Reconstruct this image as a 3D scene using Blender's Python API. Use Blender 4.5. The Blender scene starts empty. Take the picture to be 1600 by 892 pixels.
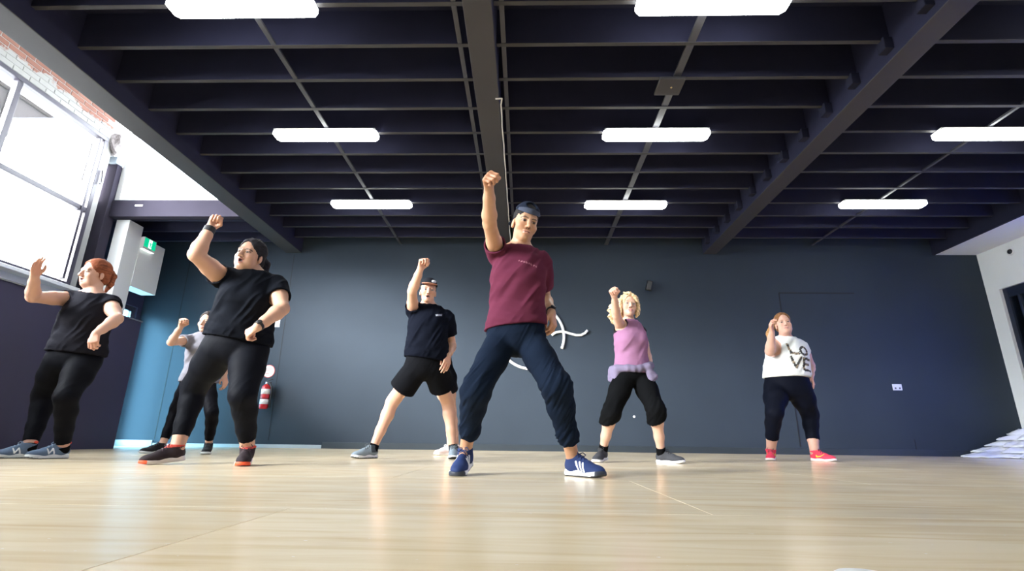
import bpy, bmesh, math, random
import numpy as np
from mathutils import Vector, Matrix

scene = bpy.context.scene
COL = scene.collection

# ---------------------------------------------------------------- camera
FPX = 800.0
CAM_Z = 0.20
PITCH, YAW, ROLL = math.radians(16.6), math.radians(1.55), math.radians(0.70)
_fw = np.array([-math.sin(YAW) * math.cos(PITCH), math.cos(YAW) * math.cos(PITCH), math.sin(PITCH)])
_r0 = np.array([math.cos(YAW), math.sin(YAW), 0.0])
_u0 = np.cross(_r0, _fw)
_rt = math.cos(ROLL) * _r0 + math.sin(ROLL) * _u0
_up = -math.sin(ROLL) * _r0 + math.cos(ROLL) * _u0
CAM = np.array([0.0, 0.0, CAM_Z])
cam_data = bpy.data.cameras.new('camera')
cam_data.sensor_width = 36.0
cam_data.lens = 36.0 * FPX / 1600.0
cam_data.clip_start = 0.02
cam = bpy.data.objects.new('camera', cam_data)
cam.matrix_world = Matrix(((_rt[0], _up[0], -_fw[0], 0), (_rt[1], _up[1], -_fw[1], 0), (_rt[2], _up[2], -_fw[2], CAM_Z), (0, 0, 0, 1)))
COL.objects.link(cam)
scene.camera = cam

# ---------------------------------------------------------------- sky and exposure
world = bpy.data.worlds.new('overcast_sky')
scene.world = world
world.use_nodes = True
_bg = world.node_tree.nodes['Background']
_bg.inputs['Color'].default_value = (0.95, 0.975, 1.0, 1)
_bg.inputs['Strength'].default_value = 20.0
scene.view_settings.view_transform = 'Standard'
scene.view_settings.look = 'None'
scene.view_settings.gamma = 1.0
scene.view_settings.use_curve_mapping = False
scene.view_settings.exposure = 0.2
LAMP_POWER = 18.0
# sun behind thin cloud: a broad soft disc low on the window side
sun_data = bpy.data.lights.new('hazy_sun', 'SUN')
sun_data.energy = 22.0
sun_data.angle = math.radians(26)
sun_data.color = (1.0, 0.98, 0.95)
sun = bpy.data.objects.new('hazy_sun', sun_data)
sun.rotation_euler = Vector((1.0, 0.82, -0.41)).to_track_quat('-Z', 'Y').to_euler()
COL.objects.link(sun)

# ---------------------------------------------------------------- pixel helpers (rays of the photograph's lens)
def ray(x, y):
    return _fw + _rt * (x - 800) / FPX + _up * (446 - y) / FPX
def at_y(x, y, Y):
    d = ray(x, y); return CAM + d * Y / d[1]
def at_z(x, y, Z):
    d = ray(x, y); return CAM + d * (Z - CAM_Z) / d[2]

# ---------------------------------------------------------------- materials
def new_mat(name):
    m = bpy.data.materials.new(name); m.use_nodes = True
    nt = m.node_tree
    return m, nt, nt.nodes['Principled BSDF']

def mat(name, col, rough=0.5, var=0.12, scale=8.0, bump=0.0, bscale=60.0, metal=0.0, spec=0.5, coords='Object', stretch=(1, 1, 1), sheen=0.0):
    m, nt, b = new_mat(name)
    N, L = nt.nodes.new, nt.links.new
    tc = N('ShaderNodeTexCoord'); mp = N('ShaderNodeMapping'); L(tc.outputs[coords], mp.inputs[0])
    mp.inputs['Scale'].default_value = stretch
    nz = N('ShaderNodeTexNoise'); nz.inputs['Scale'].default_value = scale; nz.inputs['Detail'].default_value = 5
    L(mp.outputs[0], nz.inputs['Vector'])
    mx = N('ShaderNodeMixRGB'); L(nz.outputs['Fac'], mx.inputs[0])
    c = col
    mx.inputs[1].default_value = (c[0] * (1 - var), c[1] * (1 - var), c[2] * (1 - var), 1)
    mx.inputs[2].default_value = (min(1, c[0] * (1 + var)), min(1, c[1] * (1 + var)), min(1, c[2] * (1 + var)), 1)
    L(mx.outputs[0], b.inputs['Base Color'])
    b.inputs['Roughness'].default_value = rough; b.inputs['Metallic'].default_value = metal
    b.inputs['Specular IOR Level'].default_value = spec
    if sheen: b.inputs['Sheen Weight'].default_value = sheen
    if bump:
        n2 = N('ShaderNodeTexNoise'); n2.inputs['Scale'].default_value = bscale; L(mp.outputs[0], n2.inputs['Vector'])
        bp = N('ShaderNodeBump'); bp.inputs['Strength'].default_value = bump; bp.inputs['Distance'].default_value = 0.01
        L(n2.outputs['Fac'], bp.inputs['Height']); L(bp.outputs[0], b.inputs['Normal'])
    return m

def emit_mat(name, col, strength):
    m, nt, b = new_mat(name)
    b.inputs['Base Color'].default_value = (*col, 1)
    b.inputs['Emission Color'].default_value = (*col, 1); b.inputs['Emission Strength'].default_value = strength
    return m

def glass_mat(name, tint=(1, 1, 1), refl=0.08):
    m = bpy.data.materials.new(name); m.use_nodes = True
    nt = m.node_tree; nt.nodes.clear()
    N, L = nt.nodes.new, nt.links.new
    o = N('ShaderNodeOutputMaterial'); mx = N('ShaderNodeMixShader'); tr = N('ShaderNodeBsdfTransparent'); gl = N('ShaderNodeBsdfGlossy')
    tr.inputs[0].default_value = (*tint, 1); gl.inputs['Roughness'].default_value = 0.02
    mx.inputs[0].default_value = refl
    L(tr.outputs[0], mx.inputs[1]); L(gl.outputs[0], mx.inputs[2]); L(mx.outputs[0], o.inputs[0])
    return m

def vcol_mat(name, rough=0.55, spec=0.35, bump=0.15, bscale=220.0, sheen=0.0, var=0.1, sss=0.0, scale=30.0):
    """colour from the mesh's own colour attribute times a fine noise"""
    m, nt, b = new_mat(name)
    N, L = nt.nodes.new, nt.links.new
    at = N('ShaderNodeAttribute'); at.attribute_name = 'tint'
    tc = N('ShaderNodeTexCoord')
    nz = N('ShaderNodeTexNoise'); nz.inputs['Scale'].default_value = scale; nz.inputs['Detail'].default_value = 4
    L(tc.outputs['Object'], nz.inputs['Vector'])
    mr = N('ShaderNodeMapRange'); mr.inputs[3].default_value = 1 - var; mr.inputs[4].default_value = 1 + var
    L(nz.outputs['Fac'], mr.inputs[0])
    mu = N('ShaderNodeVectorMath'); mu.operation = 'SCALE'
    L(at.outputs['Color'], mu.inputs[0]); L(mr.outputs[0], mu.inputs['Scale'])
    L(mu.outputs[0], b.inputs['Base Color'])
    b.inputs['Roughness'].default_value = rough; b.inputs['Specular IOR Level'].default_value = spec
    if sheen: b.inputs['Sheen Weight'].default_value = sheen; b.inputs['Sheen Roughness'].default_value = 0.6
    if sss:
        b.inputs['Subsurface Weight'].default_value = sss
        b.inputs['Subsurface Radius'].default_value = (0.9, 0.35, 0.2); b.inputs['Subsurface Scale'].default_value = 0.012
    if bump:
        n2 = N('ShaderNodeTexNoise'); n2.inputs['Scale'].default_value = bscale; L(tc.outputs['Object'], n2.inputs['Vector'])
        bp = N('ShaderNodeBump'); bp.inputs['Strength'].default_value = bump; bp.inputs['Distance'].default_value = 0.004
        L(n2.outputs['Fac'], bp.inputs['Height']); L(bp.outputs[0], b.inputs['Normal'])
    return m

# ---------------------------------------------------------------- mesh helpers
def bx(bm, x0, x1, y0, y1, z0, z1):
    vs = [bm.verts.new(p) for p in ((x0, y0, z0), (x1, y0, z0), (x1, y1, z0), (x0, y1, z0), (x0, y0, z1), (x1, y0, z1), (x1, y1, z1), (x0, y1, z1))]
    for f in ((3, 2, 1, 0), (4, 5, 6, 7), (0, 1, 5, 4), (1, 2, 6, 5), (2, 3, 7, 6), (3, 0, 4, 7)):
        bm.faces.new([vs[i] for i in f])

def box_bm(*b, bevel=0.0, seg=2):
    bm = bmesh.new(); bx(bm, *b)
    if bevel: bmesh.ops.bevel(bm, geom=bm.edges[:], offset=bevel, segments=seg, affect='EDGES', profile=0.5)
    return bm

def prism(bm, pts, axis, lo, hi):
    """extrude a 2-D outline along an axis; pts are the two other coordinates in x,y,z order"""
    def put(p, h):
        q = list(p); q.insert(axis, h); return bm.verts.new(q)
    a = [put(p, lo) for p in pts]; b = [put(p, hi) for p in pts]
    n = len(pts)
    bm.faces.new(a); bm.faces.new(b[::-1])
    for i in range(n): bm.faces.new((a[i], b[i], b[(i + 1) % n], a[(i + 1) % n]))
    bmesh.ops.recalc_face_normals(bm, faces=bm.faces[:])

def tube(bm, pts, r, seg=8, caps=True):
    pts = [Vector(p) for p in pts]
    rr = r if isinstance(r, (list, tuple)) else [r] * len(pts)
    rings = []; prev = None
    for i, p in enumerate(pts):
        t = (pts[min(i + 1, len(pts) - 1)] - pts[max(i - 1, 0)]).normalized()
        if prev is None:
            ref = Vector((0, 0, 1)) if abs(t.z) < 0.9 else Vector((1, 0, 0))
            n = t.cross(ref).normalized()
        else:
            n = (prev - t * prev.dot(t)).normalized()
        prev = n; b = t.cross(n)
        rings.append([bm.verts.new(p + (n * math.cos(a) + b * math.sin(a)) * rr[i]) for a in [2 * math.pi * k / seg for k in range(seg)]])
    for i in range(len(rings) - 1):
        for k in range(seg):
            f = bm.faces.new((rings[i][k], rings[i][(k + 1) % seg], rings[i + 1][(k + 1) % seg], rings[i + 1][k])); f.smooth = True
    if caps: bm.faces.new(rings[0][::-1]); bm.faces.new(rings[-1])

def lathe(bm, prof, c, seg=24, ax=2):
    """prof: (radius, height) pairs; closed with caps"""
    rings = []
    for r, h in prof:
        ring = []
        for k in range(seg):
            a = 2 * math.pi * k / seg
            q = [r * math.cos(a), r * math.sin(a)]; q.insert(ax, h)
            ring.append(bm.verts.new((c[0] + q[0], c[1] + q[1], c[2] + q[2])))
        rings.append(ring)
    for i in range(len(rings) - 1):
        for k in range(seg):
            f = bm.faces.new((rings[i][k], rings[i][(k + 1) % seg], rings[i + 1][(k + 1) % seg], rings[i + 1][k])); f.smooth = True
    bm.faces.new(rings[0][::-1]); bm.faces.new(rings[-1])
    bmesh.ops.recalc_face_normals(bm, faces=bm.faces[:])

def obj(name, bm, m, parent=None):
    me = bpy.data.meshes.new(name)
    if isinstance(bm, bpy.types.Mesh): me = bm
    else: bm.to_mesh(me); bm.free()
    o = bpy.data.objects.new(name, me); COL.objects.link(o)
    if m is not None and not me.materials: me.materials.append(m)
    if parent is not None:
        o.parent = parent
        o.matrix_parent_inverse = Matrix.Translation(parent.location).inverted()
    return o

def tag(o, label, cat, group=None):
    o['label'] = label; o['category'] = cat
    if group: o['group'] = group
    return o

def struct(name, bm, m, label=None):
    o = obj(name, bm, m); o['kind'] = 'structure'
    if label: o['label'] = label
    return o

def empty(name, loc):
    o = bpy.data.objects.new(name, None); o.location = loc; o.empty_display_size = 0.1; COL.objects.link(o); return o

def copy_child(o, parent, off):
    c = o.copy(); COL.objects.link(c); c.parent = parent
    c.matrix_parent_inverse = o.matrix_parent_inverse.copy() if parent is None else Matrix.Identity(4)
    c.location = off
    return c

# ================================================================ THE ROOM
M_floor_m, nt, b = new_mat('lacquered_plywood')
def build_floor_mat():
    N, L = nt.nodes.new, nt.links.new
    tc = N('ShaderNodeTexCoord'); geo = N('ShaderNodeNewGeometry'); oi = N('ShaderNodeObjectInfo')
    mp = N('ShaderNodeMapping'); mp.inputs['Scale'].default_value = (0.35, 3.2, 1)
    L(geo.outputs['Position'], mp.inputs[0])
    n1 = N('ShaderNodeTexNoise'); n1.inputs['Scale'].default_value = 3.0; n1.inputs['Detail'].default_value = 8; n1.inputs['Distortion'].default_value = 1.6
    L(mp.outputs[0], n1.inputs['Vector'])
    r1 = N('ShaderNodeValToRGB'); L(n1.outputs['Fac'], r1.inputs[0])
    r1.color_ramp.elements[0].position = 0.28; r1.color_ramp.elements[0].color = (0.70, 0.54, 0.33, 1)
    r1.color_ramp.elements[1].position = 0.62; r1.color_ramp.elements[1].color = (0.84, 0.71, 0.50, 1)
    e = r1.color_ramp.elements.new(0.45); e.color = (0.79, 0.645, 0.43, 1)
    # sheet to sheet difference
    mr = N('ShaderNodeMapRange'); mr.inputs[3].default_value = 0.95; mr.inputs[4].default_value = 1.03; L(oi.outputs['Random'], mr.inputs[0])
    sc = N('ShaderNodeVectorMath'); sc.operation = 'SCALE'; L(r1.outputs[0], sc.inputs[0]); L(mr.outputs[0], sc.inputs['Scale'])
    # pale flecks and scuffs
    n2 = N('ShaderNodeTexNoise'); n2.inputs['Scale'].default_value = 60; n2.inputs['Detail'].default_value = 2
    mp2 = N('ShaderNodeMapping'); mp2.inputs['Scale'].default_value = (0.6, 1.4, 1); L(geo.outputs['Position'], mp2.inputs[0]); L(mp2.outputs[0], n2.inputs['Vector'])
    r2 = N('ShaderNodeValToRGB'); r2.color_ramp.elements[0].position = 0.74; r2.color_ramp.elements[1].position = 0.76; L(n2.outputs['Fac'], r2.inputs[0])
    mx = N('ShaderNodeMixRGB'); L(r2.outputs[0], mx.inputs[0]); L(sc.outputs[0], mx.inputs[1]); mx.inputs[2].default_value = (0.9, 0.86, 0.78, 1)
    L(mx.outputs[0], b.inputs['Base Color'])
    n3 = N('ShaderNodeTexNoise'); n3.inputs['Scale'].default_value = 2.2; n3.inputs['Detail'].default_value = 6; L(geo.outputs['Position'], n3.inputs['Vector'])
    rr = N('ShaderNodeMapRange'); rr.inputs[3].default_value = 0.12; rr.inputs[4].default_value = 0.27; L(n3.outputs['Fac'], rr.inputs[0]); L(rr.outputs[0], b.inputs['Roughness'])
    b.inputs['Specular IOR Level'].default_value = 0.5
    n4 = N('ShaderNodeTexNoise'); n4.inputs['Scale'].default_value = 1.6; L(mp.outputs[0], n4.inputs['Vector'])
    bp = N('ShaderNodeBump'); bp.inputs['Strength'].default_value = 0.06; bp.inputs['Distance'].default_value = 0.02; L(n4.outputs['Fac'], bp.inputs['Height']); L(bp.outputs[0], b.inputs['Normal'])
build_floor_mat()
M_floor = M_floor_m

M_back = mat('slate_blue_wall_paint', (0.030, 0.041, 0.056), rough=0.7, var=0.10, scale=1.6, bump=0.05, bscale=30, spec=0.2)
M_navy = mat('navy_dado_paint', (0.035, 0.033, 0.075), rough=0.6, var=0.12, scale=2)
M_ceil = mat('dark_ceiling_paint', (0.016, 0.017, 0.036), rough=0.7, var=0.2, scale=3, spec=0.2)
M_joist = mat('dark_joist_paint', (0.022, 0.023, 0.050), rough=0.65, var=0.2, scale=4, spec=0.2)
M_beam = mat('charcoal_beam_paint', (0.037, 0.034, 0.037), rough=0.6, var=0.12, scale=3)
M_steel = mat('grey_steel_paint', (0.042, 0.038, 0.054), rough=0.9, var=0.1, scale=3, spec=0.05)
M_white = mat('white_plaster', (0.80, 0.81, 0.80), rough=0.6, var=0.04, scale=2)
M_plaster = mat('pale_grey_plaster', (0.31, 0.31, 0.30), rough=0.7, var=0.08, scale=5, bump=0.2, bscale=20)
M_frame = mat('dark_window_frame', (0.05, 0.045, 0.065), rough=0.4, var=0.1)
M_mirror = glass_mat('clear_glass', (0.96, 0.98, 1.0), 0.06)
M_skirt = mat('dark_skirting_paint', (0.024, 0.033, 0.042), rough=0.4)
M_skirt_pale = mat('pale_skirting_paint', (0.4, 0.44, 0.47), rough=0.4)
M_grey = mat('grey_paint', (0.17, 0.18, 0.20), rough=0.6)

XL, XR, YB, YF = -6.9, 8.05, 8.8, -2.6      # room limits
ZC = 3.98                                    # deck above joists

# floor: sheets of plywood with tight recessed joints
floor = struct('floor', box_bm(XL, XR, YF, YB + 0.1, -0.08, -0.012), mat('floor_batten_wood', (0.10, 0.07, 0.045)), 'pale lacquered plywood floor of the dance studio')
def build_sheets():
    W, D, g = 2.4, 1.2, 0.0011
    ys = [1.575 - 1.0 * 0 + D * k - D * 4 for k in range(0, 12)]
    row = 0; cache = {}
    for y0 in ys:
        if y0 > YB or y0 + D < YF: continue
        x = 0.53 - W * 4 - (W * 0.5 if row % 2 else 0)
        while x < XR:
            x0, x1 = max(x, XL), min(x + W, XR); a0, a1 = max(y0, YF), min(y0 + D, YB)
            if x1 - x0 > 0.02 and a1 - a0 > 0.02:
                key = (round(x1 - x0, 3), round(a1 - a0, 3))
                if key not in cache:
                    bm = box_bm(g, key[0] - g, g, key[1] - g, -0.012, 0.0, bevel=0.0008, seg=1)
                    me = bpy.data.meshes.new('plywood_sheet'); bm.to_mesh(me); bm.free(); me.materials.append(M_floor); cache[key] = me
                o = bpy.data.objects.new('plywood_sheet', cache[key]); COL.objects.link(o); o.location = (x0, a0, 0); o.parent = floor
            x += W
        row += 1
build_sheets()

# back wall with its panel joints and concealed hatch
wb = struct('wall_back', box_bm(XL, XR + 0.2, YB, YB + 0.2, -0.08, 3.79), M_back, 'dark slate blue back wall')
M_joint = mat('wall_joint_line', (0.006, 0.008, 0.011), rough=0.7)
def strip(name, m, parent, *b): return obj(name, box_bm(*b), m, parent)
hx0, hx1, hz = 4.47, 5.78, 2.71
strip('hatch_joint', M_joint, wb, hx0, hx1, YB - 0.004, YB, hz - 0.012, hz + 0.012)
strip('hatch_joint', M_joint, wb, hx0 - 0.011, hx0 + 0.011, YB - 0.004, YB, 0.12, hz)
strip('panel_joint', M_joint, wb, -6.20, -6.188, YB - 0.003, YB, 0.12, 3.4)
strip('panel_joint', M_joint, wb, -4.27, -4.26, YB - 0.003, YB, 0.12, 3.4)
strip('panel_joint', M_joint, wb, 6.30, 6.31, YB - 0.003, YB, 0.0, 0.26)
bb = struct('baseboard_back', box_bm(-3.35, XR, YB - 0.014, YB, 0, 0.10, bevel=0.003), M_skirt, 'dark skirting along the back wall')
bl = struct('baseboard_back_left', box_bm(-6.2, -3.36, YB - 0.016, YB, 0, 0.055, bevel=0.003), M_skirt_pale, 'pale low skirting at the left end of the back wall')
bl2 = struct('baseboard_alcove', box_bm(XL, -6.21, YB - 0.022, YB, 0, 0.10, bevel=0.003), M_skirt_pale, 'pale skirting in the exit alcove')

# ceiling: deck, joists, battens, beams
ceil = struct('ceiling', box_bm(-4.42, XR + 0.2, YF - 0.2, YB + 0.2, ZC, ZC + 0.1), M_ceil, 'black painted timber joist ceiling')
bays = ((-4.13, -0.50), (-0.27, 3.21), (3.45, 7.32))
jy = [3.81 + 0.4625 * k for k in range(-5, 11)]
M_edge_lit = mat('joist_underside_floor_light', (0.033, 0.031, 0.034), rough=0.6, var=0.15, scale=6)  # light bounced off the floor, put into the joists' underside colour
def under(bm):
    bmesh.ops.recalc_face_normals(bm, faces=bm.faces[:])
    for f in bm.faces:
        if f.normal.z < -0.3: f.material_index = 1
def build_joists():
    for x0, x1 in bays:
        me = bpy.data.meshes.new('joist'); bm = box_bm(x0, x1, -0.0225, 0.0225, 3.60, ZC, bevel=0.003, seg=1); under(bm); bm.to_mesh(me); bm.free(); me.materials.append(M_joist); me.materials.append(M_edge_lit)
        for y in jy:
            o = bpy.data.objects.new('joist', me); COL.objects.link(o); o.location = (0, y, 0); o.parent = ceil
    # alcove joists
    me = bpy.data.meshes.new('alcove_joist'); bm = box_bm(XL, -4.42, -0.0225, 0.0225, 3.50, 3.69, bevel=0.003, seg=1); bm.to_mesh(me); bm.free(); me.materials.append(M_joist)
    for y in (7.50, 7.95, 8.40):
        o = bpy.data.objects.new('joist', me); COL.objects.link(o); o.location = (0, y, 0); o.parent = ceil
build_joists()
M_batten = mat('ceiling_batten_paint', (0.05, 0.05, 0.06), rough=0.5)
for x, w in ((-2.30, 0.022), (1.475, 0.034), (5.19, 0.018), (-0.60, 0.02), (-0.205, 0.02)):
    strip('batten', M_batten, ceil, x - w, x + w, 1.4, YB, 3.604, 3.625)
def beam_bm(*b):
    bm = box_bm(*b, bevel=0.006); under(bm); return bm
beam_l = struct('beam_left', beam_bm(-4.42, -4.13, YF, YB, 3.43, ZC + 0.05), M_joist, 'wide dark ceiling beam beside the window bay')
beam_c = struct('beam_centre', beam_bm(-0.50, -0.27, YF, YB, 3.43, ZC), M_joist, 'dark ceiling beam running down the middle')
beam_r = struct('beam_right', beam_bm(3.21, 3.45, YF, YB, 3.43, ZC), M_joist, 'dark ceiling beam towards the white wall')
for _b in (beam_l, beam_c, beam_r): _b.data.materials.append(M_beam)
def beam_brackets():
    me = bpy.data.meshes.new('joist_hanger'); bm = box_bm(3.13, 3.21, -0.05, 0.05, 3.50, 3.62, bevel=0.004, seg=1); bm.to_mesh(me); bm.free(); me.materials.append(M_ceil)
    for y in jy:
        o = bpy.data.objects.new('joist_hanger', me); COL.objects.link(o); o.location = (0, y, 0); o.parent = beam_r
beam_brackets()
# upstand above the left beam and the light bay's roof
struct('wall_bay', box_bm(-4.42, -4.32, YF, 7.3, ZC + 0.05, 5.3), M_white, 'white upstand over the left beam')
struct('ceiling_bay', box_bm(XL - 0.2, -4.32, YF, 7.3, 5.3, 5.4), M_white, 'white roof of the window bay')
struct('wall_back_top', box_bm(-4.42, XR + 0.2, YB, YB + 0.2, 3.79, ZC + 0.1), M_ceil, 'dark top of the back wall behind the joists')
struct('ceiling_alcove', box_bm(XL - 0.2, -4.42, 7.3, YB, 3.69, 3.79), M_ceil, 'dark alcove ceiling')

# left: navy half-height wall, window wall with brick, posts
dado = struct('wall_dado', box_bm(-5.76, -5.60, YF, 7.19, 0, 1.76, bevel=0.004), M_navy, 'navy half-height wall under the big window')
strip('coping', M_grey, dado, -5.80, -5.585, YF, 7.2, 1.76, 1.775)
WX = -6.5                                     # window wall inner face
wl = struct('wall_left', box_bm(WX - 0.25, WX, YF, 6.97, 0, 2.17), M_white, 'outer wall below the big steel window')
struct('wall_left_top', box_bm(WX - 0.25, WX - 0.016, YF, 6.97, 4.60, 5.3), M_plaster, 'painted masonry above the big window')
strip('end_pier', M_plaster, wl, WX - 0.25, WX - 0.02, 6.86, 6.97, 2.17, 4.6)

def brick_mat():
    m, nt, b = new_mat('worn_painted_brick')
    N, L = nt.nodes.new, nt.links.new
    geo = N('ShaderNodeNewGeometry'); oi = N('ShaderNodeObjectInfo')
    sx = N('ShaderNodeSeparateXYZ'); L(geo.outputs['Position'], sx.inputs[0])
    nz = N('ShaderNodeTexNoise'); nz.inputs['Scale'].default_value = 3.2; nz.inputs['Detail'].default_value = 7; nz.inputs['Roughness'].default_value = 0.65
    L(geo.outputs['Position'], nz.inputs['Vector'])
    # paint survives on the lower courses
    mr = N('ShaderNodeMapRange'); mr.inputs[1].default_value = 4.66; mr.inputs[2].default_value = 4.96; mr.inputs[3].default_value = -0.32; mr.inputs[4].default_value = 0.34
    L(sx.outputs['Z'], mr.inputs[0])
    ad = N('ShaderNodeMath'); ad.operation = 'ADD'; L(nz.outputs['Fac'], ad.inputs[0]); L(mr.outputs[0], ad.inputs[1])
    cr = N('ShaderNodeValToRGB'); cr.color_ramp.elements[0].position = 0.49; cr.color_ramp.elements[1].position = 0.53; L(ad.outputs[0], cr.inputs[0])
    rb = N('ShaderNodeValToRGB'); rb.color_ramp.elements[0].color = (0.19, 0.075, 0.052, 1); rb.color_ramp.elements[1].color = (0.26, 0.12, 0.085, 1); L(oi.outputs['Random'], rb.inputs[0])
    mx = N('ShaderNodeMixRGB'); L(cr.outputs[0], mx.inputs[0]); mx.inputs[1].default_value = (0.31, 0.31, 0.30, 1); L(rb.outputs[0], mx.inputs[2])
    L(mx.outputs[0], b.inputs['Base Color']); b.inputs['Roughness'].default_value = 0.8
    bp = N('ShaderNodeBump'); bp.inputs['Strength'].default_value = 0.4; bp.inputs['Distance'].default_value = 0.01; L(nz.outputs['Fac'], bp.inputs['Height']); L(bp.outputs[0], b.inputs['Normal'])
    return m
M_brick = brick_mat()
def build_bricks():
    rnd = random.Random(4)
    me = bpy.data.meshes.new('brick'); bm = box_bm(-0.03, 0, 0.005, 0.225, 0.005, 0.071, bevel=0.004, seg=1); bm.to_mesh(me); bm.free(); me.materials.append(M_brick)
    top = bpy.data.objects['wall_left_top']
    for c in range(8):
        y = 3.9 - (0.115 if c % 2 else 0)
        while y + 0.23 < 7.0:
            o = bpy.data.objects.new('brick', me); COL.objects.link(o)
            o.location = (WX - 0.011 + rnd.uniform(0, 0.004), y, 4.605 + c * 0.076); o.parent = top
            y += 0.23
build_bricks()

# the big steel window (window_1): head, sill, jamb, mullions, transoms and panes
WY0 = YF + 0.02
win = struct('window_1', box_bm(WX - 0.10, WX + 0.0, WY0, 6.86, 4.54, 4.60, bevel=0.004), M_frame, 'tall dark steel-framed window above the navy half wall')
def wpart(name, *b, m=M_frame): return obj(name, box_bm(*b, bevel=0.004, seg=1), m, win)
wpart('window_frame', WX - 0.10, WX, WY0, 6.86, 2.17, 2.25)
wpart('window_frame', WX - 0.10, WX, 6.79, 6.86, 2.25, 4.54)
wpart('window_sill', WX - 0.12, WX + 0.16, WY0, 6.86, 2.12, 2.17, m=M_white)
ymul = [5.43, 4.05, 2.65, 1.25, -0.15, -1.55]
for y in ymul: wpart('mullion', WX - 0.085, WX - 0.01, y - 0.035, y + 0.035, 3.36, 4.54)
wpart('transom', WX - 0.085, WX - 0.005, WY0, 6.79, 3.33, 3.40)
for y in ymul[1::2]: wpart('mullion', WX - 0.085, WX - 0.01, y - 0.035, y + 0.035, 2.25, 3.33)
ye = [6.79] + [y for y in ymul] + [WY0]
for i in range(len(ye) - 1):
    p = obj('pane', box_bm(WX - 0.055, WX - 0.049, ye[i + 1] + 0.03, ye[i] - 0.03, 3.40, 4.54), M_mirror, win)
ye2 = [6.79] + ymul[1::2] + [WY0]
for i in range(len(ye2) - 1):
    obj('pane', box_bm(WX - 0.055, WX - 0.049, ye2[i + 1] + 0.03, ye2[i] - 0.03, 2.25, 3.33), M_mirror, win)
wpart('window_frame', WX - 0.10, WX, WY0, WY0 + 0.07, 2.25, 4.54)
# inner opening sash with its stay
wpart('sash_frame', WX - 0.06, WX + 0.01, 6.70, 6.74, 2.28, 4.52)
M_chrome = mat('bright_metal', (0.55, 0.55, 0.57), rough=0.25, metal=0.9)
def stay():
    bm = bmesh.new(); tube(bm, [(WX + 0.03, 6.86, 4.05), (WX + 0.04, 6.88, 3.85), (WX + 0.05, 6.84, 3.82)], 0.012)
    obj('window_stay', bm, M_chrome, win)
stay()

# steel post, cross beam, clerestory above it
post = struct('post_steel', box_bm(-6.66, -6.48, 7.10, 7.28, 0, 4.30, bevel=0.004), M_steel, 'grey steel post at the end of the window')
def post_cap():
    bm = box_bm(-6.64, -6.48, 7.06, 7.20, 4.30, 4.42, bevel=0.006); obj('cleat', bm, mat('pale_blue_steel', (0.42, 0.5, 0.58), rough=0.4), post)
    bm = bmesh.new(); rnd = random.Random(2)
    bmesh.ops.create_icosphere(bm, subdivisions=3, radius=1.0)
    for v in bm.verts:
        v.co = Vector((v.co.x * 0.12, v.co.y * 0.11, v.co.z * 0.2)) * (1 + 0.12 * math.sin(7 * v.co.x + 3 * v.co.z) + rnd.uniform(-0.06, 0.06)) + Vector((-6.53, 7.0, 4.60))
    obj('rubble_pad', bm, mat('broken_masonry', (0.30, 0.27, 0.27), rough=0.9, var=0.5, scale=18, bump=0.6), post)
post_cap()
struct('beam_steel', box_bm(-6.48, -4.42, 7.17, 7.30, 3.43, 3.71, bevel=0.004), M_steel, 'grey steel cross beam below the bright clerestory')
tape = obj('paper_scrap', box_bm(-6.10, -5.98, 7.164, 7.17, 3.60, 3.63), M_white, bpy.data.objects['beam_steel'])
cl = struct('window_2', box_bm(-6.48, -4.42, 7.20, 7.28, 3.71, 3.735), M_white, 'bright clerestory window above the steel beam')
obj('window_frame', box_bm(-6.72, -6.60, 6.97, 7.30, 4.3, 5.3), M_white, cl)
obj('window_frame', box_bm(-6.48, -6.40, 7.2, 7.28, 3.735, 5.3), M_white, cl)
obj('pane', box_bm(-6.40, -4.42, 7.235, 7.243, 3.735, 5.3), M_mirror, cl)

# exit alcove: white pier, bulkhead box, outer wall with glazed door
struct('pier_white', box_bm(-6.45, -6.235, 7.30, 7.60, 0, 3.43, bevel=0.004), M_white, 'white pier beside the exit')
struct('bulkhead_exit', box_bm(-6.47, -6.225, 7.60, 8.16, 2.43, 3.26, bevel=0.004), M_white, 'white bulkhead carrying the exit sign')
wa = struct('wall_alcove', box_bm(XL - 0.15, XL, 7.30, YB, 2.35, 3.7), M_navy, 'alcove wall over the exit door')
obj('reveal', box_bm(XL - 0.15, XL, 7.30, 7.42, 0, 2.35), M_navy, wa)
obj('reveal', box_bm(XL - 0.15, XL, 8.70, YB, 0, 2.35), M_navy, wa)
d1 = struct('door_1', box_bm(XL - 0.10, XL - 0.04, 7.42, 8.70, 0.0, 0.10), M_frame, 'glazed exit door in the alcove')
for b in ((7.42, 7.50, 0.10, 2.35), (8.62, 8.70, 0.10, 2.35), (8.02, 8.10, 0.10, 2.27), (7.50, 8.62, 2.27, 2.35)):
    obj('door_frame', box_bm(XL - 0.10, XL - 0.04, *b), M_frame, d1)
obj('pane', box_bm(XL - 0.075, XL - 0.068, 7.50, 8.02, 0.10, 2.27), glass_mat('aqua_glass', (0.55, 0.85, 1.0), 0.08), d1)
obj('pane', box_bm(XL - 0.075, XL - 0.068, 8.10, 8.62, 0.10, 2.27), bpy.data.materials['aqua_glass'], d1)
struct('wall_return', box_bm(XL - 0.15, WX - 0.25, 6.97, 7.30, 0, 3.7), M_white, 'short return wall behind the steel post')

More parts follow.
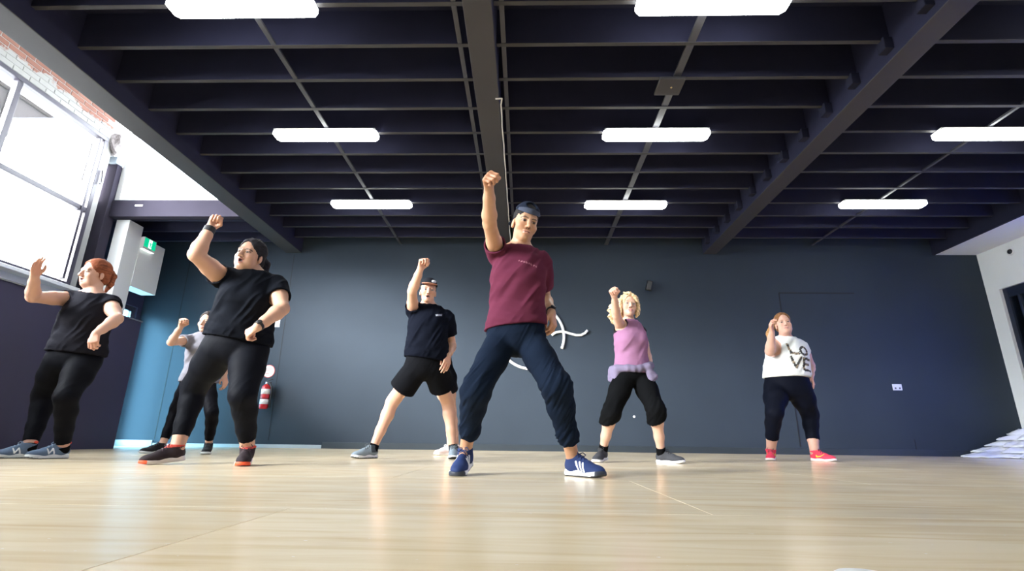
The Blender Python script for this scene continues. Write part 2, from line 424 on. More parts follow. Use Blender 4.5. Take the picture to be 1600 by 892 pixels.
# right: white wall with dark window, soffit
WR = 8.05
wr = struct('wall_right', box_bm(WR, WR + 0.2, YF, YB, 2.72, 3.43), M_white, 'white right-hand wall')
obj('wall_panel', box_bm(WR, WR + 0.2, 8.55, YB, 0, 2.72), M_white, wr)
obj('wall_panel', box_bm(WR, WR + 0.2, YF, 8.55, 0, 0.72), M_white, wr)
obj('wall_panel', box_bm(WR, WR + 0.2, YF, 5.0, 0.72, 2.72), M_white, wr)
obj('wall_panel', box_bm(WR, WR + 0.2, 7.2, 7.5, 0.72, 2.72), M_white, wr)
w5 = struct('window_added_blue', box_bm(WR + 0.06, WR + 0.12, 5.0, 7.2, 2.64, 2.72), M_frame, 'blue-tinted window further along the right wall')  # unseen window, added to cast a blue patch on the back wall
for b in ((5.0, 7.2, 0.72, 0.80), (5.0, 5.08, 0.8, 2.64), (7.12, 7.2, 0.8, 2.64), (6.06, 6.14, 0.8, 2.64)): obj('window_frame', box_bm(WR + 0.06, WR + 0.12, *b), M_frame, w5)
for b in ((5.08, 6.06), (6.14, 7.12)): obj('pane', box_bm(WR + 0.087, WR + 0.093, *b, 0.8, 2.64), glass_mat('added_blue_glass', (0.03, 0.22, 0.75), 0.06), w5)
struct('ceiling_soffit', box_bm(7.32, WR + 0.2, YF, YB, 3.43, 3.50), mat('white_ceiling_paint', (0.9, 0.9, 0.88), rough=0.6, var=0.03), 'white lowered soffit along the right wall')
struct('wall_soffit_edge', box_bm(7.28, 7.32, YF, YB, 3.425, ZC), M_ceil, 'dark fascia of the lowered soffit')
M_bframe = mat('dark_blue_frame', (0.012, 0.018, 0.04), rough=0.35)
w3 = struct('window_3', box_bm(WR + 0.05, WR + 0.13, 8.47, 8.55, 0.72, 2.72, bevel=0.003), M_bframe, 'dark-framed internal window in the white wall')
for b in ((7.5, 8.47, 2.56, 2.72), (7.5, 8.47, 0.72, 0.80), (7.5, 7.58, 0.80, 2.56), (8.28, 8.32, 0.80, 2.56)):
    obj('window_frame', box_bm(WR + 0.05, WR + 0.13, *b, bevel=0.003, seg=1), M_bframe, w3)
obj('pane', box_bm(WR + 0.085, WR + 0.091, 7.58, 8.28, 0.80, 2.56), glass_mat('tinted_glass', (0.6, 0.7, 0.8), 0.06), w3)
obj('pane', box_bm(WR + 0.085, WR + 0.091, 8.32, 8.47, 0.80, 2.56), bpy.data.materials['tinted_glass'], w3)
obj('blind', box_bm(WR + 0.16, WR + 0.18, 7.5, 8.25, 1.9, 2.5), mat('grey_brown_blind', (0.5, 0.45, 0.38), rough=0.7), w3)
struct('wall_office', box_bm(WR + 1.2, WR + 1.3, 7.35, YB + 0.2, 0, 3.4), M_grey, 'dim room behind the internal window')
struct('floor_office', box_bm(WR + 0.2, WR + 1.3, 7.35, YB + 0.2, -0.08, 0), M_grey, 'floor of the dim room')
struct('ceiling_office', box_bm(WR + 0.2, WR + 1.3, 7.35, YB + 0.2, 3.3, 3.4), M_grey, 'ceiling of the dim room')
struct('wall_office_far', box_bm(WR + 0.2, WR + 1.3, YB, YB + 0.2, 0, 3.4), M_grey, 'far wall of the dim room')
struct('wall_office_end', box_bm(WR + 0.2, WR + 1.3, 7.25, 7.35, 0, 3.4), M_grey, 'end wall of the dim room')

# front wall behind the camera
struct('wall_front', box_bm(XL, XR + 0.2, YF - 0.2, YF, 0, 5.3), M_back, 'dark wall behind the camera')

# outside: paved ground and the neighbour's verandah seen through the panes
struct('ground_outside', box_bm(-40, 40, -30, 40, -0.3, -0.1), mat('pale_concrete', (0.45, 0.45, 0.44), rough=0.9))
def awning():
    e = empty('street_awning', (-9.05, 7.5, -0.1))
    tag(e, 'pale panelled awning fascia outside the big window', 'awning')
    mp = mat('pale_awning_panel', (0.030, 0.026, 0.026), rough=0.9, spec=0.1, var=0.18, scale=2); mt = mat('weathered_edge', (0.012, 0.009, 0.008), rough=0.9, spec=0.1)
    for k in range(6): obj('fascia_panel', box_bm(-9.10, -9.03, 5.3 + 0.72 * k, 5.3 + 0.72 * k + 0.70, 5.22, 5.90), mp, e)
    obj('top_rail', box_bm(-9.12, -8.99, 5.28, 9.64, 5.90, 5.97), mt, e)
    obj('bottom_rail', box_bm(-9.12, -9.0, 5.28, 9.64, 5.16, 5.22), mp, e)
    for y in (5.9, 7.35, 8.8): obj('bracket', box_bm(-9.0, -8.94, y, y + 0.09, 5.2, 5.92), mt, e)
    for y in (5.3, 9.5): obj('post', box_bm(-9.14, -9.04, y, y + 0.10, -0.1, 5.2), mt, e)
awning()
# ================================================================ FIXTURES
M_lamp = emit_mat('lamp_diffuser', (0.97, 1.0, 0.98), LAMP_POWER)
M_tray = mat('lamp_tray_white', (0.6, 0.6, 0.6), rough=0.4)
def build_lights():
    spots = [(-2.325, 3.315, 'leftmost of the two nearest strip lights'), (1.49, 3.33, 'right one of the two nearest strip lights'),
             (-2.325, 5.165, 'leftmost strip light of the middle row'), (1.49, 5.18, 'middle strip light of the middle row, beyond the square plate'), (5.245, 5.185, 'strip light cut by the right edge of the picture'),
             (-2.325, 7.01, 'leftmost strip light of the farthest row'), (1.49, 7.025, 'middle strip light of the farthest row, above the blonde dancer'), (5.245, 7.0, 'rightmost strip light of the farthest row')]
    spots += [(x, y, 'strip light %s the camera, %s column' % (w, c)) for x, c in ((-2.325, 'left'), (1.49, 'middle'), (5.245, 'right')) for y, w in ((1.465, 'overhead just before'), (-0.385, 'overhead behind'))] + [(5.245, 3.335, 'strip light just outside the upper right corner of the picture')]
    L, W = 1.21, 0.19
    bm = bmesh.new(); prism(bm, [(-L / 2 + 0.015, -W / 2 + 0.012), (L / 2 - 0.015, -W / 2 + 0.012), (L / 2 - 0.015, W / 2 - 0.012), (-L / 2 + 0.015, W / 2 - 0.012)], 2, 0.03, 0.052)
    tray = bpy.data.meshes.new('tray'); bm.to_mesh(tray); bm.free(); tray.materials.append(M_tray)
    bm = bmesh.new(); prism(bm, [(-L / 2, -W / 2 + .04), (-L / 2 + 0.04, -W / 2), (L / 2 - 0.04, -W / 2), (L / 2, -W / 2 + .04), (L / 2, W / 2 - .04), (L / 2 - .04, W / 2), (-L / 2 + .04, W / 2), (-L / 2, W / 2 - .04)], 2, -0.02, 0.03)
    bmesh.ops.bevel(bm, geom=[e for e in bm.edges if all(v.co.z < 0 for v in e.verts)], offset=0.014, segments=3, affect='EDGES')
    dif = bpy.data.meshes.new('diffuser'); bm.to_mesh(dif); bm.free(); dif.materials.append(M_lamp)
    for x, y, lab in spots:
        e = empty('strip_light', (x, y, 3.545))
        tag(e, 'lit white ' + lab if not lab[0].isupper() else lab, 'light', 'white strip lights under the joists')
        for nm, me in (('tray', tray), ('diffuser', dif)):
            o = bpy.data.objects.new(nm, me); COL.objects.link(o); o.parent = e
build_lights()

def lerp_(a, b, t): return a + (b - a) * t
def build_cable():
    bm = bmesh.new()
    pts = [at_z(775, 127, 3.44), at_z(782, 126, 3.44), at_z(787, 127, 3.45)]
    k = len(pts)
    line = [(-0.305, 4.33, 3.422), (-0.262, 4.33, 3.425), (-0.24, 4.35, 3.44), (-0.255, 4.45, 3.44)]
    for i in range(1, 22):
        y = 4.45 + i * 0.19
        line.append((-0.257 + 0.003 * math.sin(i * 2.1), y, 3.44 + 0.005 * math.sin(i * 1.7)))
    line = [line[0]] + line[1:]
    tube(bm, line, 0.008, seg=6)
    e = empty('hanging_cable', (-0.257, 4.4, 3.44)); tag(e, 'thin white cable clipped along the middle beam with a green plug', 'cable')
    obj('cord', bm, mat('white_cord', (0.75, 0.73, 0.68), rough=0.5), e)
    bm = bmesh.new(); end = line[-1]; pg = at_y(796, 353, end[1] - 0.02)
    tube(bm, [end, (lerp_(end[0], pg[0], 0.6), end[1] - 0.02, end[2] - 0.05), (pg[0], pg[1], pg[2])], 0.007, seg=6)
    obj('drop', bm, bpy.data.materials['white_cord'], e)
    bm = bmesh.new(); lathe(bm, [(0.02, -0.02), (0.055, -0.06), (0.075, -0.14), (0.075, -0.26), (0.06, -0.34), (0.02, -0.37)], (pg[0], pg[1], pg[2] + 0.02), seg=16)
    obj('plug', bm, mat('dark_green_plastic', (0.02, 0.09, 0.05), rough=0.4), e)
build_cable()

def build_plate():
    e = empty('junction_plate', (1.425, 4.345, 3.57)); tag(e, 'square dark plate with a small screw under the joists', 'plate')
    obj('plate', box_bm(1.30, 1.55, 4.22, 4.47, 3.555, 3.585, bevel=0.006), M_beam, e)
    bm = bmesh.new(); lathe(bm, [(0.008, 3.548), (0.01, 3.556)], (1.44, 4.345, 0), seg=10); obj('screw', bm, mat('brass', (0.6, 0.45, 0.2), rough=0.3, metal=0.8), e)
build_plate()

def build_exit():
    Y0, Y1, Z0, Z1, X = 7.60, 7.875, 3.07, 3.27, -6.225
    e = empty('exit_sign', (X, (Y0 + Y1) / 2, Z0)); tag(e, 'green running-man exit sign on the white bulkhead', 'exit sign')
    obj('housing', box_bm(X, X + 0.05, Y0, Y1, Z0, Z1, bevel=0.006), M_white, e)
    mg = emit_mat('exit_green', (0.0, 0.42, 0.20), 1.1); mw = emit_mat('exit_white', (0.9, 1.0, 0.95), 1.3)
    obj('green_panel', box_bm(X + 0.05, X + 0.053, Y0 + 0.01, Y1 - 0.01, Z0 + 0.04, Z1 - 0.01), mg, e)
    obj('doorway_symbol', box_bm(X + 0.053, X + 0.055, Y0 + 0.105, Y0 + 0.175, Z0 + 0.045, Z1 - 0.015), mw, e)
    bm = bmesh.new()
    yc, zc, xx = Y0 + 0.14, Z0 + 0.115, X + 0.057
    tube(bm, [(xx, yc - 0.005, zc + 0.02), (xx, yc + 0.006, zc - 0.02)], 0.009, 6)
    tube(bm, [(xx, yc + 0.006, zc - 0.02), (xx, yc + 0.022, zc - 0.035), (xx, yc + 0.018, zc - 0.06)], 0.006, 6)
    tube(bm, [(xx, yc + 0.006, zc - 0.02), (xx, yc - 0.012, zc - 0.04), (xx, yc - 0.026, zc - 0.05)], 0.006, 6)
    tube(bm, [(xx, yc - 0.004, zc + 0.016), (xx, yc + 0.02, zc + 0.004), (xx, yc + 0.03, zc + 0.014)], 0.005, 6)
    tube(bm, [(xx, yc - 0.004, zc + 0.016), (xx, yc - 0.022, zc + 0.004), (xx, yc - 0.026, zc - 0.012)], 0.005, 6)
    tube(bm, [(xx, yc - 0.008, zc + 0.036), (xx, yc - 0.008, zc + 0.044)], 0.009, 8)
    obj('running_figure', bm, mg, e)
    obj('light_strip', box_bm(X + 0.005, X + 0.05, Y0 + 0.01, Y1 - 0.01, Z0 - 0.006, Z0 + 0.004), mw, e)
build_exit()

def build_extinguisher():
    c = at_y(413, 620, 8.66); x, y = c[0], 8.68; z0 = 0.62
    e = empty('fire_extinguisher', (x, y, z0)); tag(e, 'red and white fire extinguisher hung on the back wall', 'extinguisher')
    mr = mat('extinguisher_red', (0.50, 0.02, 0.025), rough=0.3); mk = mat('black_rubber', (0.015, 0.015, 0.017), rough=0.5)
    ml = mat('extinguisher_label', (0.72, 0.70, 0.68), rough=0.5)
    bm = bmesh.new(); lathe(bm, [(0.055, 0), (0.068, 0.012), (0.07, 0.03), (0.07, 0.33), (0.062, 0.37), (0.035, 0.40), (0.022, 0.405)], (x, y, z0), 24); obj('cylinder', bm, mr, e)
    bm = bmesh.new(); lathe(bm, [(0.0712, 0.24), (0.0712, 0.325)], (x, y, z0), 24); obj('label_band', bm, ml, e)
    bm = bmesh.new(); lathe(bm, [(0.0712, 0.075), (0.0712, 0.155)], (x, y, z0), 24); obj('label_band', bm, ml, e)
    bm = bmesh.new(); lathe(bm, [(0.0716, 0.165), (0.0716, 0.175)], (x, y, z0), 24); obj('label_line', bm, mk, e)
    bm = bmesh.new(); lathe(bm, [(0.020, 0.40), (0.024, 0.41), (0.024, 0.44), (0.015, 0.45)], (x, y, z0), 14); obj('valve', bm, M_chrome, e)
    bm = bmesh.new(); tube(bm, [(x - 0.02, y, z0 + 0.445), (x + 0.03, y - 0.01, z0 + 0.47), (x + 0.10, y - 0.02, z0 + 0.49)], [0.010, 0.011, 0.008]); tube(bm, [(x - 0.02, y, z0 + 0.43), (x + 0.04, y - 0.01, z0 + 0.44), (x + 0.09, y - 0.02, z0 + 0.43)], 0.008); obj('handle', bm, mk, e)
    bm = bmesh.new(); tube(bm, [(x - 0.01, y, z0 + 0.43), (x + 0.06, y, z0 + 0.42), (x + 0.098, y, z0 + 0.36), (x + 0.098, y, z0 + 0.12), (x + 0.095, y, z0 + 0.02)], [0.012, 0.013, 0.013, 0.013, 0.022]); obj('hose', bm, mk, e)
    obj('bracket', box_bm(x - 0.03, x + 0.03, y + 0.06, YB, z0 + 0.20, z0 + 0.34), mk, e)
build_extinguisher()

def build_signs():
    c = at_y(420, 580, YB)
    e = empty('round_sign', (c[0], YB, c[2])); tag(e, 'round white safety sign with red rim above the extinguisher', 'sign')
    bm = bmesh.new(); lathe(bm, [(0.108, -0.008), (0.11, -0.004), (0.11, 0)], (c[0], YB, c[2]), 32, ax=1); obj('rim', bm, mat('sign_red', (0.6, 0.08, 0.07), rough=0.5), e)
    bm = bmesh.new(); lathe(bm, [(0.098, -0.0105), (0.098, -0.006)], (c[0], YB, c[2]), 32, ax=1); obj('face', bm, mat('sign_white', (0.78, 0.74, 0.72), rough=0.5), e)
    bm = bmesh.new()
    for k in range(4): bx(bm, c[0] - 0.06 + 0.01 * (k % 2), c[0] + 0.05 - 0.012 * k, YB - 0.012, YB - 0.0104, c[2] + 0.035 - 0.026 * k, c[2] + 0.043 - 0.026 * k)
    obj('print', bm, bpy.data.materials['sign_red'], e)
    c = at_y(431, 501, YB)
    e = empty('wall_notice', (c[0], YB, c[2])); tag(e, 'white paper notice on the wall by the raised elbow', 'notice')
    obj('sheet', box_bm(c[0] - 0.08, c[0] + 0.08, YB - 0.004, YB, c[2] - 0.115, c[2] + 0.115), mat('paper_white', (0.8, 0.8, 0.78), rough=0.6), e)
build_signs()

def build_logo():
    cx, cz, R = 0.11, 1.90, 0.565
    e = empty('wall_logo', (cx, YB, cz - R)); tag(e, 'white broken circle and wave emblem on the back wall behind the front dancer', 'emblem')
    m = emit_mat('white_emblem', (0.85, 0.85, 0.82), 0.0); m.node_tree.nodes['Principled BSDF'].inputs['Roughness'].default_value = 0.4
    bm = bmesh.new()
    a0, a1 = math.radians(-22), math.radians(255)
    tube(bm, [(cx + R * math.cos(a0 + (a1 - a0) * k / 60), YB - 0.025, cz + R * math.sin(a0 + (a1 - a0) * k / 60)) for k in range(61)], 0.024, 8)
    obj('ring', bm, m, e)
    bm = bmesh.new()
    a0, a1 = math.radians(-128), math.radians(-72)
    tube(bm, [(cx + R * math.cos(a0 + (a1 - a0) * k / 16), YB - 0.025, cz + R * math.sin(a0 + (a1 - a0) * k / 16)) for k in range(17)], 0.024, 8)
    obj('lower_arc', bm, m, e)
    bm = bmesh.new()
    P = [at_y(862, 523.5, YB - 0.03), at_y(868, 519.5, YB - 0.03), at_y(876, 518, YB - 0.03), at_y(884, 519, YB - 0.03), at_y(892, 521.5, YB - 0.03), at_y(900, 523.5, YB - 0.03), at_y(908, 523.5, YB - 0.03), at_y(914, 520.5, YB - 0.03), at_y(918, 516, YB - 0.03)]
    tube(bm, P, 0.022, 8)
    obj('wave', bm, m, e)
build_logo()

def build_small():
    # small black speaker on a bracket
    c = at_y(1012, 449, YB)
    e = empty('wall_speaker', (c[0], YB, c[2])); tag(e, 'small black speaker box angled on the back wall', 'speaker')
    bm = box_bm(-0.045, 0.045, -0.06, 0.06, -0.085, 0.085, bevel=0.012)
    o = obj('case', bm, mat('black_plastic', (0.012, 0.012, 0.014), rough=0.35)); o.parent = e; o.location = (0, -0.11, 0); o.rotation_euler = (0.2, 0.25, 0)
    bm = box_bm(-0.034, 0.034, -0.064, -0.058, -0.07, 0.07, bevel=0.002)
    o2 = obj('grille', bm, mat('dark_mesh', (0.04, 0.04, 0.045), rough=0.6)); o2.parent = e; o2.location = (0, -0.11, 0); o2.rotation_euler = (0.2, 0.25, 0)
    bm = bmesh.new(); tube(bm, [(0, -0.07, 0), (0, 0, 0)], 0.02); o3 = obj('bracket', bm, bpy.data.materials['black_plastic']); o3.parent = e
    # power outlet
    c = at_y(1401.5, 605, YB)
    e = empty('power_outlet', (c[0], YB, c[2])); tag(e, 'white double power outlet low on the back wall', 'outlet')
    mw = mat('outlet_white', (0.75, 0.75, 0.74), rough=0.35); md = mat('outlet_slot', (0.08, 0.08, 0.08), rough=0.6)
    obj('faceplate', box_bm(c[0] - 0.075, c[0] + 0.075, YB - 0.014, YB, c[2] - 0.05, c[2] + 0.05, bevel=0.005), mw, e)
    for s in (-1, 1):
        obj('switch', box_bm(c[0] + s * 0.045 - 0.01, c[0] + s * 0.045 + 0.01, YB - 0.019, YB - 0.013, c[2] + 0.015, c[2] + 0.035, bevel=0.002), mw, e)
        obj('socket', box_bm(c[0] + s * 0.035 - 0.013, c[0] + s * 0.035 + 0.013, YB - 0.0155, YB - 0.0135, c[2] - 0.03, c[2] - 0.004), md, e)
    c = at_y(991, 651, YB)
    e = empty('wall_button', (c[0], YB, c[2])); tag(e, 'tiny white button on the wall between the blonde dancer\'s knees', 'button')
    bm = bmesh.new(); lathe(bm, [(0.014, -0.012), (0.02, -0.008), (0.022, 0)], (c[0], YB, c[2]), 14, ax=1); obj('cap', bm, mw, e)
    # round sensor on white wall
    d = ray(1579, 393); p = CAM + d * WR / d[0]
    e = empty('wall_sensor', (WR, p[1], p[2])); tag(e, 'small black round sensor high on the white right wall', 'sensor')
    bm = bmesh.new(); lathe(bm, [(0.05, -0.012), (0.062, -0.006), (0.065, 0)], (WR, p[1], p[2]), 20, ax=0); obj('surround', bm, mw, e)
    bm = bmesh.new(); lathe(bm, [(0.02, -0.035), (0.038, -0.026), (0.042, -0.01)], (WR, p[1], p[2]), 20, ax=0); obj('eye', bm, bpy.data.materials['black_plastic'], e)
    # white lid on the floor next to the camera
    p = at_z(1325, 886.5, 0.010); lx, ly = p[0], p[1] - 0.042
    e = empty('white_lid', (lx, ly, 0)); tag(e, 'rim of a white round lid on the floor at the bottom edge', 'lid')
    bm = bmesh.new(); lathe(bm, [(0.039, 0), (0.042, 0.002), (0.042, 0.0075), (0.040, 0.009)], (lx, ly, 0), 40); obj('lid_body', bm, mw, e)
    bm = bmesh.new(); lathe(bm, [(0.0395, 0.009), (0.037, 0.0105), (0.015, 0.010)], (lx, ly, 0), 40); obj('lid_top', bm, mw, e)
build_small()

def build_plastic():
    """heap of crumpled clear plastic sheeting in the right corner"""
    e = empty('plastic_sheeting', (7.5, 8.3, 0)); tag(e, 'heap of crumpled translucent white plastic in the right corner', 'plastic sheeting')
    m, nt, b = new_mat('translucent_plastic')
    b.inputs['Base Color'].default_value = (0.94, 0.95, 0.97, 1); b.inputs['Roughness'].default_value = 0.22; b.inputs['Specular IOR Level'].default_value = 0.6
    b.inputs['Transmission Weight'].default_value = 0.12; b.inputs['IOR'].default_value = 1.2
    rnd = random.Random(11)
    layers = [(7.60, 8.35, 0.0, 0.88, 0.45, 0.11), (7.64, 8.30, 0.07, 0.66, 0.42, 0.12), (7.70, 8.35, 0.16, 0.52, 0.38, 0.11), (7.76, 8.32, 0.25, 0.42, 0.36, 0.10), (7.84, 8.34, 0.33, 0.34, 0.30, 0.10), (7.55, 8.0, 0.0, 0.62, 0.3, 0.08)]
    for i, (cx, cy, z0, rx, ry, h) in enumerate(layers):
        bm = bmesh.new(); nx, ny = 44, 26; g = []
        ph = [rnd.uniform(0, 6.28) for _ in range(12)]
        for a in range(nx + 1):
            row = []
            for c in range(ny + 1):
                u, v = a / nx * 2 - 1, c / ny * 2 - 1
                edge = 1 + 0.16 * math.sin(5 * math.atan2(v, u) + ph[0]) + 0.10 * math.sin(11 * math.atan2(v, u) + ph[1])
                s = max(abs(u), abs(v)) / max(1e-6, math.hypot(u, v))
                uu, vv = u * s * edge, v * s * edge
                rr = min(1, math.hypot(u * s, v * s))
                cr = sum(math.sin(ph[k] + (3 + 2.3 * k) * uu * math.cos(ph[k + 1]) * 2 + (3 + 2.3 * k) * vv * math.sin(ph[k + 1]) * 2) / (1 + 0.6 * k) for k in range(2, 9))
                z = z0 + h * (1 - rr ** 2.2) + 0.022 * abs(cr) * (0.4 + 0.6 * (1 - rr)) + 0.008
                x = min(WR - 0.02, cx + rx * uu); y = min(YB - 0.03, cy + ry * vv)
                row.append(bm.verts.new((x, y, max(0.004, z))))
            g.append(row)
        for a in range(nx):
            for c in range(ny):
                f = bm.faces.new((g[a][c], g[a + 1][c], g[a + 1][c + 1], g[a][c + 1])); f.smooth = True
        bmesh.ops.recalc_face_normals(bm, faces=bm.faces[:])
        o = obj('sheet_fold', bm, m, e)
        so = o.modifiers.new('thick', 'SOLIDIFY'); so.thickness = 0.012; so.offset = 0
build_plastic()
# ================================================================ PEOPLE: implicit surfaces meshed with surface nets
F32 = np.float32
def V(*a): return np.array(a, dtype=float)
def unit(v): v = np.asarray(v, float); return v / max(1e-9, np.linalg.norm(v))

class Field:
    """distance field on a rectilinear grid that is finer inside given boxes"""
    def __init__(self, lo, hi, h, fine=()):
        ax = []
        for i in range(3):
            c = [lo[i]]
            ivs = [(f[0][i], f[1][i], f[2]) for f in fine]
            while c[-1] < hi[i]:
                s = h
                for a, b_, hf in ivs:
                    if a <= c[-1] <= b_: s = min(s, hf)
                    elif c[-1] < a < c[-1] + s: s = max(hf, a - c[-1])
                c.append(c[-1] + s)
            ax.append(np.array(c))
        self.ax = ax
        self.D = np.full([len(a) for a in ax], 1.0, F32)
    def block(self, lo, hi):
        sl = []
        for i in range(3):
            a = max(0, np.searchsorted(self.ax[i], lo[i]) - 1); b_ = min(len(self.ax[i]), np.searchsorted(self.ax[i], hi[i]) + 1)
            if b_ <= a: return None, None
            sl.append(slice(a, b_))
        g = [self.ax[i][sl[i]].astype(F32) for i in range(3)]
        return tuple(sl), (g[0][:, None, None], g[1][None, :, None], g[2][None, None, :])
    def apply(self, prim, k=0.01, mode='add'):
        lo, hi, fn = prim
        m = k + 0.03
        sl, g = self.block(lo - m, hi + m)
        if sl is None: return
        d = fn(g)
        A = self.D[sl]
        if mode == 'add':
            if k > 0:
                h = np.clip(0.5 + 0.5 * (A - d) / k, 0, 1); R = A + (d - A) * h - k * h * (1 - h)
            else: R = np.minimum(A, d)
        elif mode == 'sub':
            d = -d
            if k > 0:
                h = np.clip(0.5 - 0.5 * (A - d) / k, 0, 1); R = A + (d - A) * h + k * h * (1 - h)
            else: R = np.maximum(A, d)
        self.D[sl] = R
    def clip(self, fn):
        g = (self.ax[0].astype(F32)[:, None, None], self.ax[1].astype(F32)[None, :, None], self.ax[2].astype(F32)[None, None, :])
        self.D = np.maximum(self.D, fn(g))
    def mesh(self):
        D = self.D; nx, ny, nz = D.shape
        S = D < 0
        cells, poss, quads_e = [], [], []
        strides = (ny * nz, nz, 1)
        for a in range(3):
            sl0 = [slice(None)] * 3; sl1 = [slice(None)] * 3
            sl0[a] = slice(0, -1); sl1[a] = slice(1, None)
            X = S[tuple(sl0)] != S[tuple(sl1)]
            I = np.argwhere(X)
            o1, o2 = [i for i in range(3) if i != a]
            ok = (I[:, o1] > 0) & (I[:, o2] > 0) & (I[:, o1] < D.shape[o1] - 1) & (I[:, o2] < D.shape[o2] - 1)
            I = I[ok]
            J = I.copy(); J[:, a] += 1
            d0 = D[I[:, 0], I[:, 1], I[:, 2]]; d1 = D[J[:, 0], J[:, 1], J[:, 2]]
            t = d0 / (d0 - d1)
            P = np.stack([self.ax[i][I[:, i]] for i in range(3)], 1)
            P[:, a] += t * (self.ax[a][J[:, a]] - self.ax[a][I[:, a]])
            base = I[:, 0] * strides[0] + I[:, 1] * strides[1] + I[:, 2]
            c00 = base - strides[o1] - strides[o2]; c10 = base - strides[o2]; c01 = base - strides[o1]; c11 = base
            for c in (c00, c10, c11, c01): cells.append(c); poss.append(P)
            q = np.stack([c00, c10, c11, c01], 1)
            flip = (d0 < 0)
            if a == 1: flip = ~flip
            q[~flip] = q[~flip][:, ::-1]
            quads_e.append(q)
        cells = np.concatenate(cells); poss = np.concatenate(poss); Q = np.concatenate(quads_e)
        u, inv = np.unique(cells, return_inverse=True)
        n = np.bincount(inv, minlength=len(u))
        Vt = np.stack([np.bincount(inv, weights=poss[:, i], minlength=len(u)) / n for i in range(3)], 1)
        Qi = np.searchsorted(u, Q)
        return Vt, Qi

# ---- primitives: (lo, hi, fn)
def cone(a, b_, ra, rb):
    a, b_ = np.asarray(a, float), np.asarray(b_, float)
    R = max(ra, rb); lo = np.minimum(a, b_) - R; hi = np.maximum(a, b_) + R
    ab = b_ - a; L2 = max(1e-9, ab @ ab)
    def fn(g):
        x, y, z = g[0] - F32(a[0]), g[1] - F32(a[1]), g[2] - F32(a[2])
        t = np.clip((x * F32(ab[0]) + y * F32(ab[1]) + z * F32(ab[2])) / F32(L2), 0, 1)
        return np.sqrt((x - t * F32(ab[0])) ** 2 + (y - t * F32(ab[1])) ** 2 + (z - t * F32(ab[2])) ** 2) - (F32(ra) + t * F32(rb - ra))
    return lo, hi, fn
def ball(c, r): return cone(c, np.asarray(c) + V(0, 0, 1e-4), r, r)
def ell(c, r, R=None):
    """ellipsoid, R columns are its axes"""
    c = np.asarray(c, float); R = np.eye(3) if R is None else R
    m = max(r); lo, hi = c - m, c + m
    def fn(g):
        x, y, z = g[0] - F32(c[0]), g[1] - F32(c[1]), g[2] - F32(c[2])
        k0 = 0; k1 = 0
        for i in range(3):
            q = (x * F32(R[0, i]) + y * F32(R[1, i]) + z * F32(R[2, i]))
            k0 = k0 + (q / F32(r[i])) ** 2; k1 = k1 + (q / F32(r[i] ** 2)) ** 2
        k0 = np.sqrt(k0); k1 = np.sqrt(k1) + F32(1e-6)
        return k0 * (k0 - 1) / k1
    return lo, hi, fn
def ecyl(p0, p1, lat, s0, s1, flat0=False, flat1=False):
    """elliptic cone between p0 and p1; s = (half width along lat, half depth)"""
    p0, p1 = np.asarray(p0, float), np.asarray(p1, float)
    ax = unit(p1 - p0); L = np.linalg.norm(p1 - p0)
    lat = unit(lat - ax * (lat @ ax)); fw = np.cross(lat, ax)
    m = max(*s0, *s1); lo = np.minimum(p0, p1) - m; hi = np.maximum(p0, p1) + m
    def fn(g):
        x, y, z = g[0] - F32(p0[0]), g[1] - F32(p0[1]), g[2] - F32(p0[2])
        w = x * F32(ax[0]) + y * F32(ax[1]) + z * F32(ax[2])
        tw = np.clip(w, 0, F32(L)); e = w - tw; t = tw / F32(L)
        u = x * F32(lat[0]) + y * F32(lat[1]) + z * F32(lat[2]); v = x * F32(fw[0]) + y * F32(fw[1]) + z * F32(fw[2])
        a = F32(s0[0]) + t * F32(s1[0] - s0[0]); b_ = F32(s0[1]) + t * F32(s1[1] - s0[1])
        c = np.minimum(a, b_) * F32(0.8)
        k0 = np.sqrt((u / a) ** 2 + (v / b_) ** 2 + (e / c) ** 2)
        k1 = np.sqrt((u / a ** 2) ** 2 + (v / b_ ** 2) ** 2 + (e / c ** 2) ** 2) + F32(1e-5)
        return k0 * (k0 - 1) / k1
    return lo, hi, fn
def half(p, n):
    """half space: negative on the side away from n"""
    n = unit(n); c = float(np.dot(p, n))
    return lambda g: g[0] * F32(n[0]) + g[1] * F32(n[1]) + g[2] * F32(n[2]) - F32(c)
def inter(prim, *planes):
    lo, hi, fn = prim
    def f2(g):
        d = fn(g)
        for p in planes: d = np.maximum(d, p(g))
        return d
    return lo, hi, f2

# ---- smooth noise for folds
_rg = np.random.default_rng(7)
_lat = _rg.random((32, 32, 32)).astype(F32) * 2 - 1
def noise3(P):
    i = np.floor(P).astype(int); f = P - i; f = f * f * (3 - 2 * f)
    r = 0
    for dx in (0, 1):
        for dy in (0, 1):
            for dz in (0, 1):
                w = (f[:, 0] if dx else 1 - f[:, 0]) * (f[:, 1] if dy else 1 - f[:, 1]) * (f[:, 2] if dz else 1 - f[:, 2])
                r = r + w * _lat[(i[:, 0] + dx) % 32, (i[:, 1] + dy) % 32, (i[:, 2] + dz) % 32]
    return r
def normals(Vt, Q):
    n = np.cross(Vt[Q[:, 2]] - Vt[Q[:, 0]], Vt[Q[:, 3]] - Vt[Q[:, 1]])
    N = np.zeros_like(Vt)
    for k in range(4):
        for c in range(3): N[:, c] += np.bincount(Q[:, k], weights=n[:, c], minlength=len(Vt))
    return N / (np.linalg.norm(N, axis=1, keepdims=True) + 1e-12)
